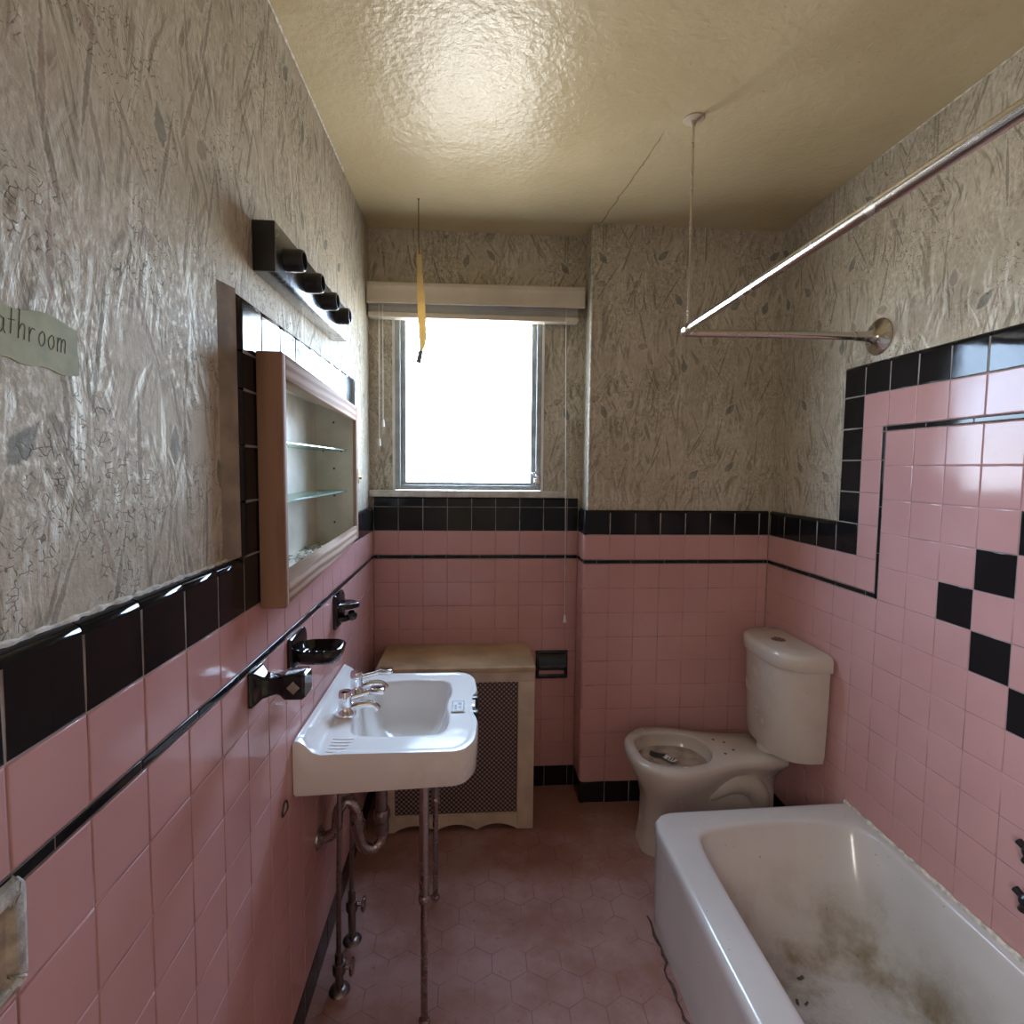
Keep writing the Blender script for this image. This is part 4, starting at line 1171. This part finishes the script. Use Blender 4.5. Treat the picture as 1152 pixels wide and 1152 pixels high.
for k in range(3): scrap(bm, (1.235 + k * .011, 2.047 - k * .004, .3480), .003, .022, -.7, .0)
obj('print', bm, M['paperblack'], wp)

# ------------------------------------------------------------------ bathtub
tu = thing('bathtub', 'white enamelled bathtub with a dirty bottom along the right wall', 'bathtub', (1.4, 1.0, 0))
TX0, TX1, TY0, TY1, TZ = 1.046, W - .0015, .212, 1.748, .345
outer = rounded([(TX0, TY0), (TX1, TY0), (TX1, TY1), (TX0 + .004, TY1 - .022)], [.003, .003, .003, .085], 10)
inner = rounded([(TX0 + .112, TY0 + .12), (TX1 - .035, TY0 + .12), (TX1 - .033, 1.60), (1.60, 1.652), (1.30, 1.640), (1.172, 1.612), (TX0 + .114, 1.46)], [.08, .08, .07, .10, .10, .055, .10], 8)
bcx, bcy = 1.435, .95
NT_ = 160; angs = [2 * math.pi * k / NT_ for k in range(NT_)]
for cx_, cy_ in ((TX0, TY0), (TX1, TY0), (TX1, TY1)):
    a = math.atan2(cy_ - bcy, cx_ - bcx) % (2 * math.pi); j = min(range(NT_), key=lambda i: abs(angs[i] - a)); angs[j] = a
ro = [superellipse_ray(outer, bcx, bcy, a) for a in angs]; ri = [superellipse_ray(inner, bcx, bcy, a) for a in angs]
bot = rounded([(1.215, TY0 + .20), (1.66, TY0 + .20), (1.66, 1.36), (1.44, 1.43), (1.215, 1.36)], [.1, .1, .12, .15, .12], 8)
rb = [superellipse_ray(bot, bcx, bcy, a) for a in angs]
bm = bm_new(); rings = []
ZT = .045
for f in (.15, .5, .85): rings.append([Vector((bcx + math.cos(a) * r * f, bcy + math.sin(a) * r * f, ZT + .004 * f)) for a, r in zip(angs, rb)])
for k in range(0, 11):
    t = k / 10; hz = 1 - math.cos(t * math.pi / 2) if t < 1 else 1.
    h = (t * .55 + .45 * (1 - math.cos(t * math.pi / 2)))
    g = math.sin(t * math.pi / 2) ** 1.1 if t < 1 else 1
    rad = [b_ + (i_ - b_) * (.62 * t + .38 * g) for b_, i_ in zip(rb, ri)]
    rings.append([Vector((bcx + math.cos(a) * r, bcy + math.sin(a) * r, ZT + .006 + (TZ - .012 - ZT - .006) * h ** 1.0)) for a, r in zip(angs, rad)])
for f, dz in ((.04, -.006), (.10, -.002), (.2, 0), (.5, .0005), (.8, 0)):
    rings.append([Vector((bcx + math.cos(a) * (r0 + (r1 - r0) * f), bcy + math.sin(a) * (r0 + (r1 - r0) * f), TZ + dz)) for a, r0, r1 in zip(angs, ri, ro)])
def outring(ins, zz):
    out = []
    for a, r in zip(angs, ro):
        x, y = bcx + math.cos(a) * r, bcy + math.sin(a) * r
        if ins > 0:
            q = 1 - ins / math.hypot(x - bcx, y - bcy)
            x2, y2 = bcx + (x - bcx) * q, bcy + (y - bcy) * q
            if x < TX0 + .09: x = max(x2, TX0 + ins)
            if y > TY1 - .10: y = min(y2, TY1 - ins)
        out.append(Vector((x, y, zz)))
    return out
rings += [outring(.016, TZ - .001), outring(.008, TZ - .004), outring(.003, TZ - .010), outring(0, TZ - .020), outring(0, TZ - .040), outring(.004, TZ - .06), outring(.006, .10), outring(.007, .0015)]
loft(bm, rings); obj('tub_body', bm, M['tub'], tu, angle=50)
bm = bm_new(); lathe(bm, [(.024, 0), (.024, .003), (.017, .004), (.015, .001), (.001, .001)], (1.43, .52, ZT + .003), (0, 0, 1), 24); obj('drain', bm, M['dullchrome'], tu)
# dirt line along the foot of the apron
bm = bm_new(); rng = random.Random(11)
pts = []
for k in range(60):
    y = .25 + 1.44 * k / 59; pts.append((TX0 - .001 + rng.uniform(-.005, .003) - (.010 if 44 < k < 52 else 0), y, .001))
tube(bm, pts, [rng.uniform(.002, .0058) for _ in pts], 6); struct(obj('trim_5', bm, M['dirt']))
# caulk along the wall joint
bm = bm_new()
pts = [(W - .004, .22 + 1.52 * k / 90, TZ + .002) for k in range(91)]
tube(bm, pts, [rng.uniform(.003, .009) for _ in pts], 6); struct(obj('trim_6', bm, M['caulk']))
# leaf scraps on the tub bottom
for i, (x, y, rot, sx, sy, lab) in enumerate(((1.395, 1.395, .3, .020, .009, 'dark dry leaf scrap, the one farthest back in the tub'), (1.345, 1.330, 1.2, .014, .006, 'dark dry leaf scrap, left of a pair in the tub'), (1.368, 1.325, .5, .014, .005, 'dark dry leaf scrap, right of a pair in the tub'))):
    bm = bm_new(); scrap(bm, (x, y, .0), sx, sy, rot, .002)
    o = obj('leaf_scrap', bm, M['leafscrap']); tag(o, lab, 'leaf scrap', 'leaf scraps in the tub'); o.location.z = .062
LEAVES = [o for o in COL.objects if o.name.startswith('leaf_scrap')]

# ------------------------------------------------------------------ tub valve handles
for zz, lab in ((.637, 'black tub valve handle, the upper of the two on the right wall'), (.520, 'black tub valve handle, the lower of the two on the right wall')):
    yy = 1.095
    t_ = thing('tub_valve_handle', lab, 'tap handle', (W, yy, zz), 'tub valve handles')
    bm = bm_new(); lathe(bm, [(.030, 0), (.029, .004), (.014, .012), (.011, .03)], (W, yy, zz), (-1, 0, 0), 20); obj('escutcheon', bm, M['blackmetal'], t_)
    bm = bm_new()
    for k in range(2):
        a = math.radians(20 + 90 * k)
        d = Vector((0, math.cos(a), math.sin(a))) * .030
        c = Vector((W - .036, yy, zz)); tube(bm, [c - d, c - d * .5, c + d * .5, c + d], [.009, .008, .008, .009], 12)
    lathe(bm, [(.013, .022), (.015, .028), (.015, .044), (.009, .049)], (W, yy, zz), (-1, 0, 0), 18)
    obj('cross_handle', bm, M['blackmetal'], t_)

# drop the leaf scraps exactly onto the tub surface
bpy.context.view_layer.update()
dg = bpy.context.evaluated_depsgraph_get()
tubo = bpy.data.objects['tub_body']
inv = tubo.matrix_world.inverted()
for o in LEAVES:
    c = sum((v.co for v in o.data.vertices), Vector()) / len(o.data.vertices)
    ok, loc, nor, _ = tubo.ray_cast(inv @ Vector((c.x, c.y, .6)), Vector((0, 0, -1)))
    if ok:
        p = tubo.matrix_world @ loc
        q = Vector((0, 0, 1)).rotation_difference(nor)
        for v in o.data.vertices: v.co -= Vector((c.x, c.y, 0))
        o.location = p + nor * .0012; o.rotation_mode = 'QUATERNION'; o.rotation_quaternion = q

# ------------------------------------------------------------------ light
SKY = 15.0
wd = bpy.data.worlds.new('overcast_sky'); SC.world = wd; wd.use_nodes = True
bg = wd.node_tree.nodes['Background']; bg.inputs[0].default_value = (.90, .955, 1.0, 1); bg.inputs[1].default_value = 20.0
_t = wd.node_tree; _tc = _t.nodes.new('ShaderNodeTexCoord'); _sx = _t.nodes.new('ShaderNodeSeparateXYZ'); _rp = _t.nodes.new('ShaderNodeValToRGB')
_t.links.new(_tc.outputs['Generated'], _sx.inputs[0]); _mr = _t.nodes.new('ShaderNodeMapRange')
_t.links.new(_sx.outputs[2], _mr.inputs[0]); _mr.inputs[1].default_value = -1; _mr.inputs[2].default_value = 1
_t.links.new(_mr.outputs[0], _rp.inputs[0]); _dt = _t.nodes.new('ShaderNodeVectorMath'); _dt.operation = 'DOT_PRODUCT'; _t.links.new(_tc.outputs['Generated'], _dt.inputs[0])
_dt.inputs[1].default_value = Vector((-.20, .97, .12)).normalized()      # bright lobe added to the sky to throw more light on the right wall
_pw = _t.nodes.new('ShaderNodeMath'); _pw.operation = 'POWER'; _pw.use_clamp = True; _pw.inputs[1].default_value = 3.0
_cl = _t.nodes.new('ShaderNodeMath'); _cl.operation = 'MAXIMUM'; _cl.inputs[1].default_value = 0.0; _t.links.new(_dt.outputs['Value'], _cl.inputs[0]); _t.links.new(_cl.outputs[0], _pw.inputs[0])
_mm = _t.nodes.new('ShaderNodeMath'); _mm.operation = 'MULTIPLY_ADD'; _mm.inputs[1].default_value = SKY * 1.12; _mm.inputs[2].default_value = SKY * .33
_t.links.new(_pw.outputs[0], _mm.inputs[0]); _t.links.new(_mm.outputs[0], bg.inputs[1]); _t.links.new(_rp.outputs[0], bg.inputs[0])
_e = _rp.color_ramp.elements; _e[0].position = .44; _e[0].color = (1.0, .97, .90, 1); _e[1].position = .56; _e[1].color = (.85, 1.12, 1.48, 1)
def area(name, loc, size, rot, energy=0, color=(1, 1, 1), portal=False):
    L = bpy.data.lights.new(name, 'AREA'); L.shape = 'RECTANGLE'; L.size, L.size_y = size; L.energy = energy; L.color = color
    o = bpy.data.objects.new(name, L); COL.objects.link(o); o.location = loc; o.rotation_euler = rot
    if portal: L.cycles.is_portal = True
    return o
area('window_portal', ((fx0 + fx1) / 2, YW + .09, (fz0 + fz1) / 2), (fx1 - fx0 - .02, fz1 - fz0 - .02), (math.radians(-90), 0, 0), 1, portal=True)
area('hallway_fill', (-.36, -1.0, 2.0), (.6, .9), (math.radians(90), 0, math.radians(-46)), 31, (1., .92, .84))  # added unseen fill light, brightens the surfaces facing the camera

# ------------------------------------------------------------------ camera
f_px, pitch, yaw, roll = 605.89, .0654, .0716, .0105
cp, sp, cyw, syw = math.cos(pitch), math.sin(pitch), math.cos(yaw), math.sin(yaw)
fwd = Vector((syw * cp, cyw * cp, -sp)); right = Vector((cyw, -syw, 0)); up = right.cross(fwd)
r2 = right * math.cos(roll) + up * math.sin(roll); u2 = -right * math.sin(roll) + up * math.cos(roll)
cam = bpy.data.cameras.new('camera'); co = bpy.data.objects.new('camera', cam); COL.objects.link(co)
co.matrix_world = Matrix(((r2.x, u2.x, -fwd.x, .44778), (r2.y, u2.y, -fwd.y, 0), (r2.z, u2.z, -fwd.z, 1.51123), (0, 0, 0, 1)))
cam.sensor_width = 36; cam.sensor_fit = 'HORIZONTAL'; cam.lens = f_px / 1152 * 36; cam.shift_y = -10.528 / 1152
cam.clip_start = .01
SC.camera = co
SC.view_settings.view_transform = 'Standard'; SC.view_settings.look = 'None'; SC.view_settings.gamma = 1
SC.view_settings.use_curve_mapping = False; SC.view_settings.exposure = 0.8
SC.cycles.max_bounces = 14; SC.cycles.diffuse_bounces = 8; SC.cycles.glossy_bounces = 6; SC.cycles.transparent_max_bounces = 12
SC.cycles.sample_clamp_indirect = 20; SC.cycles.use_denoising = True
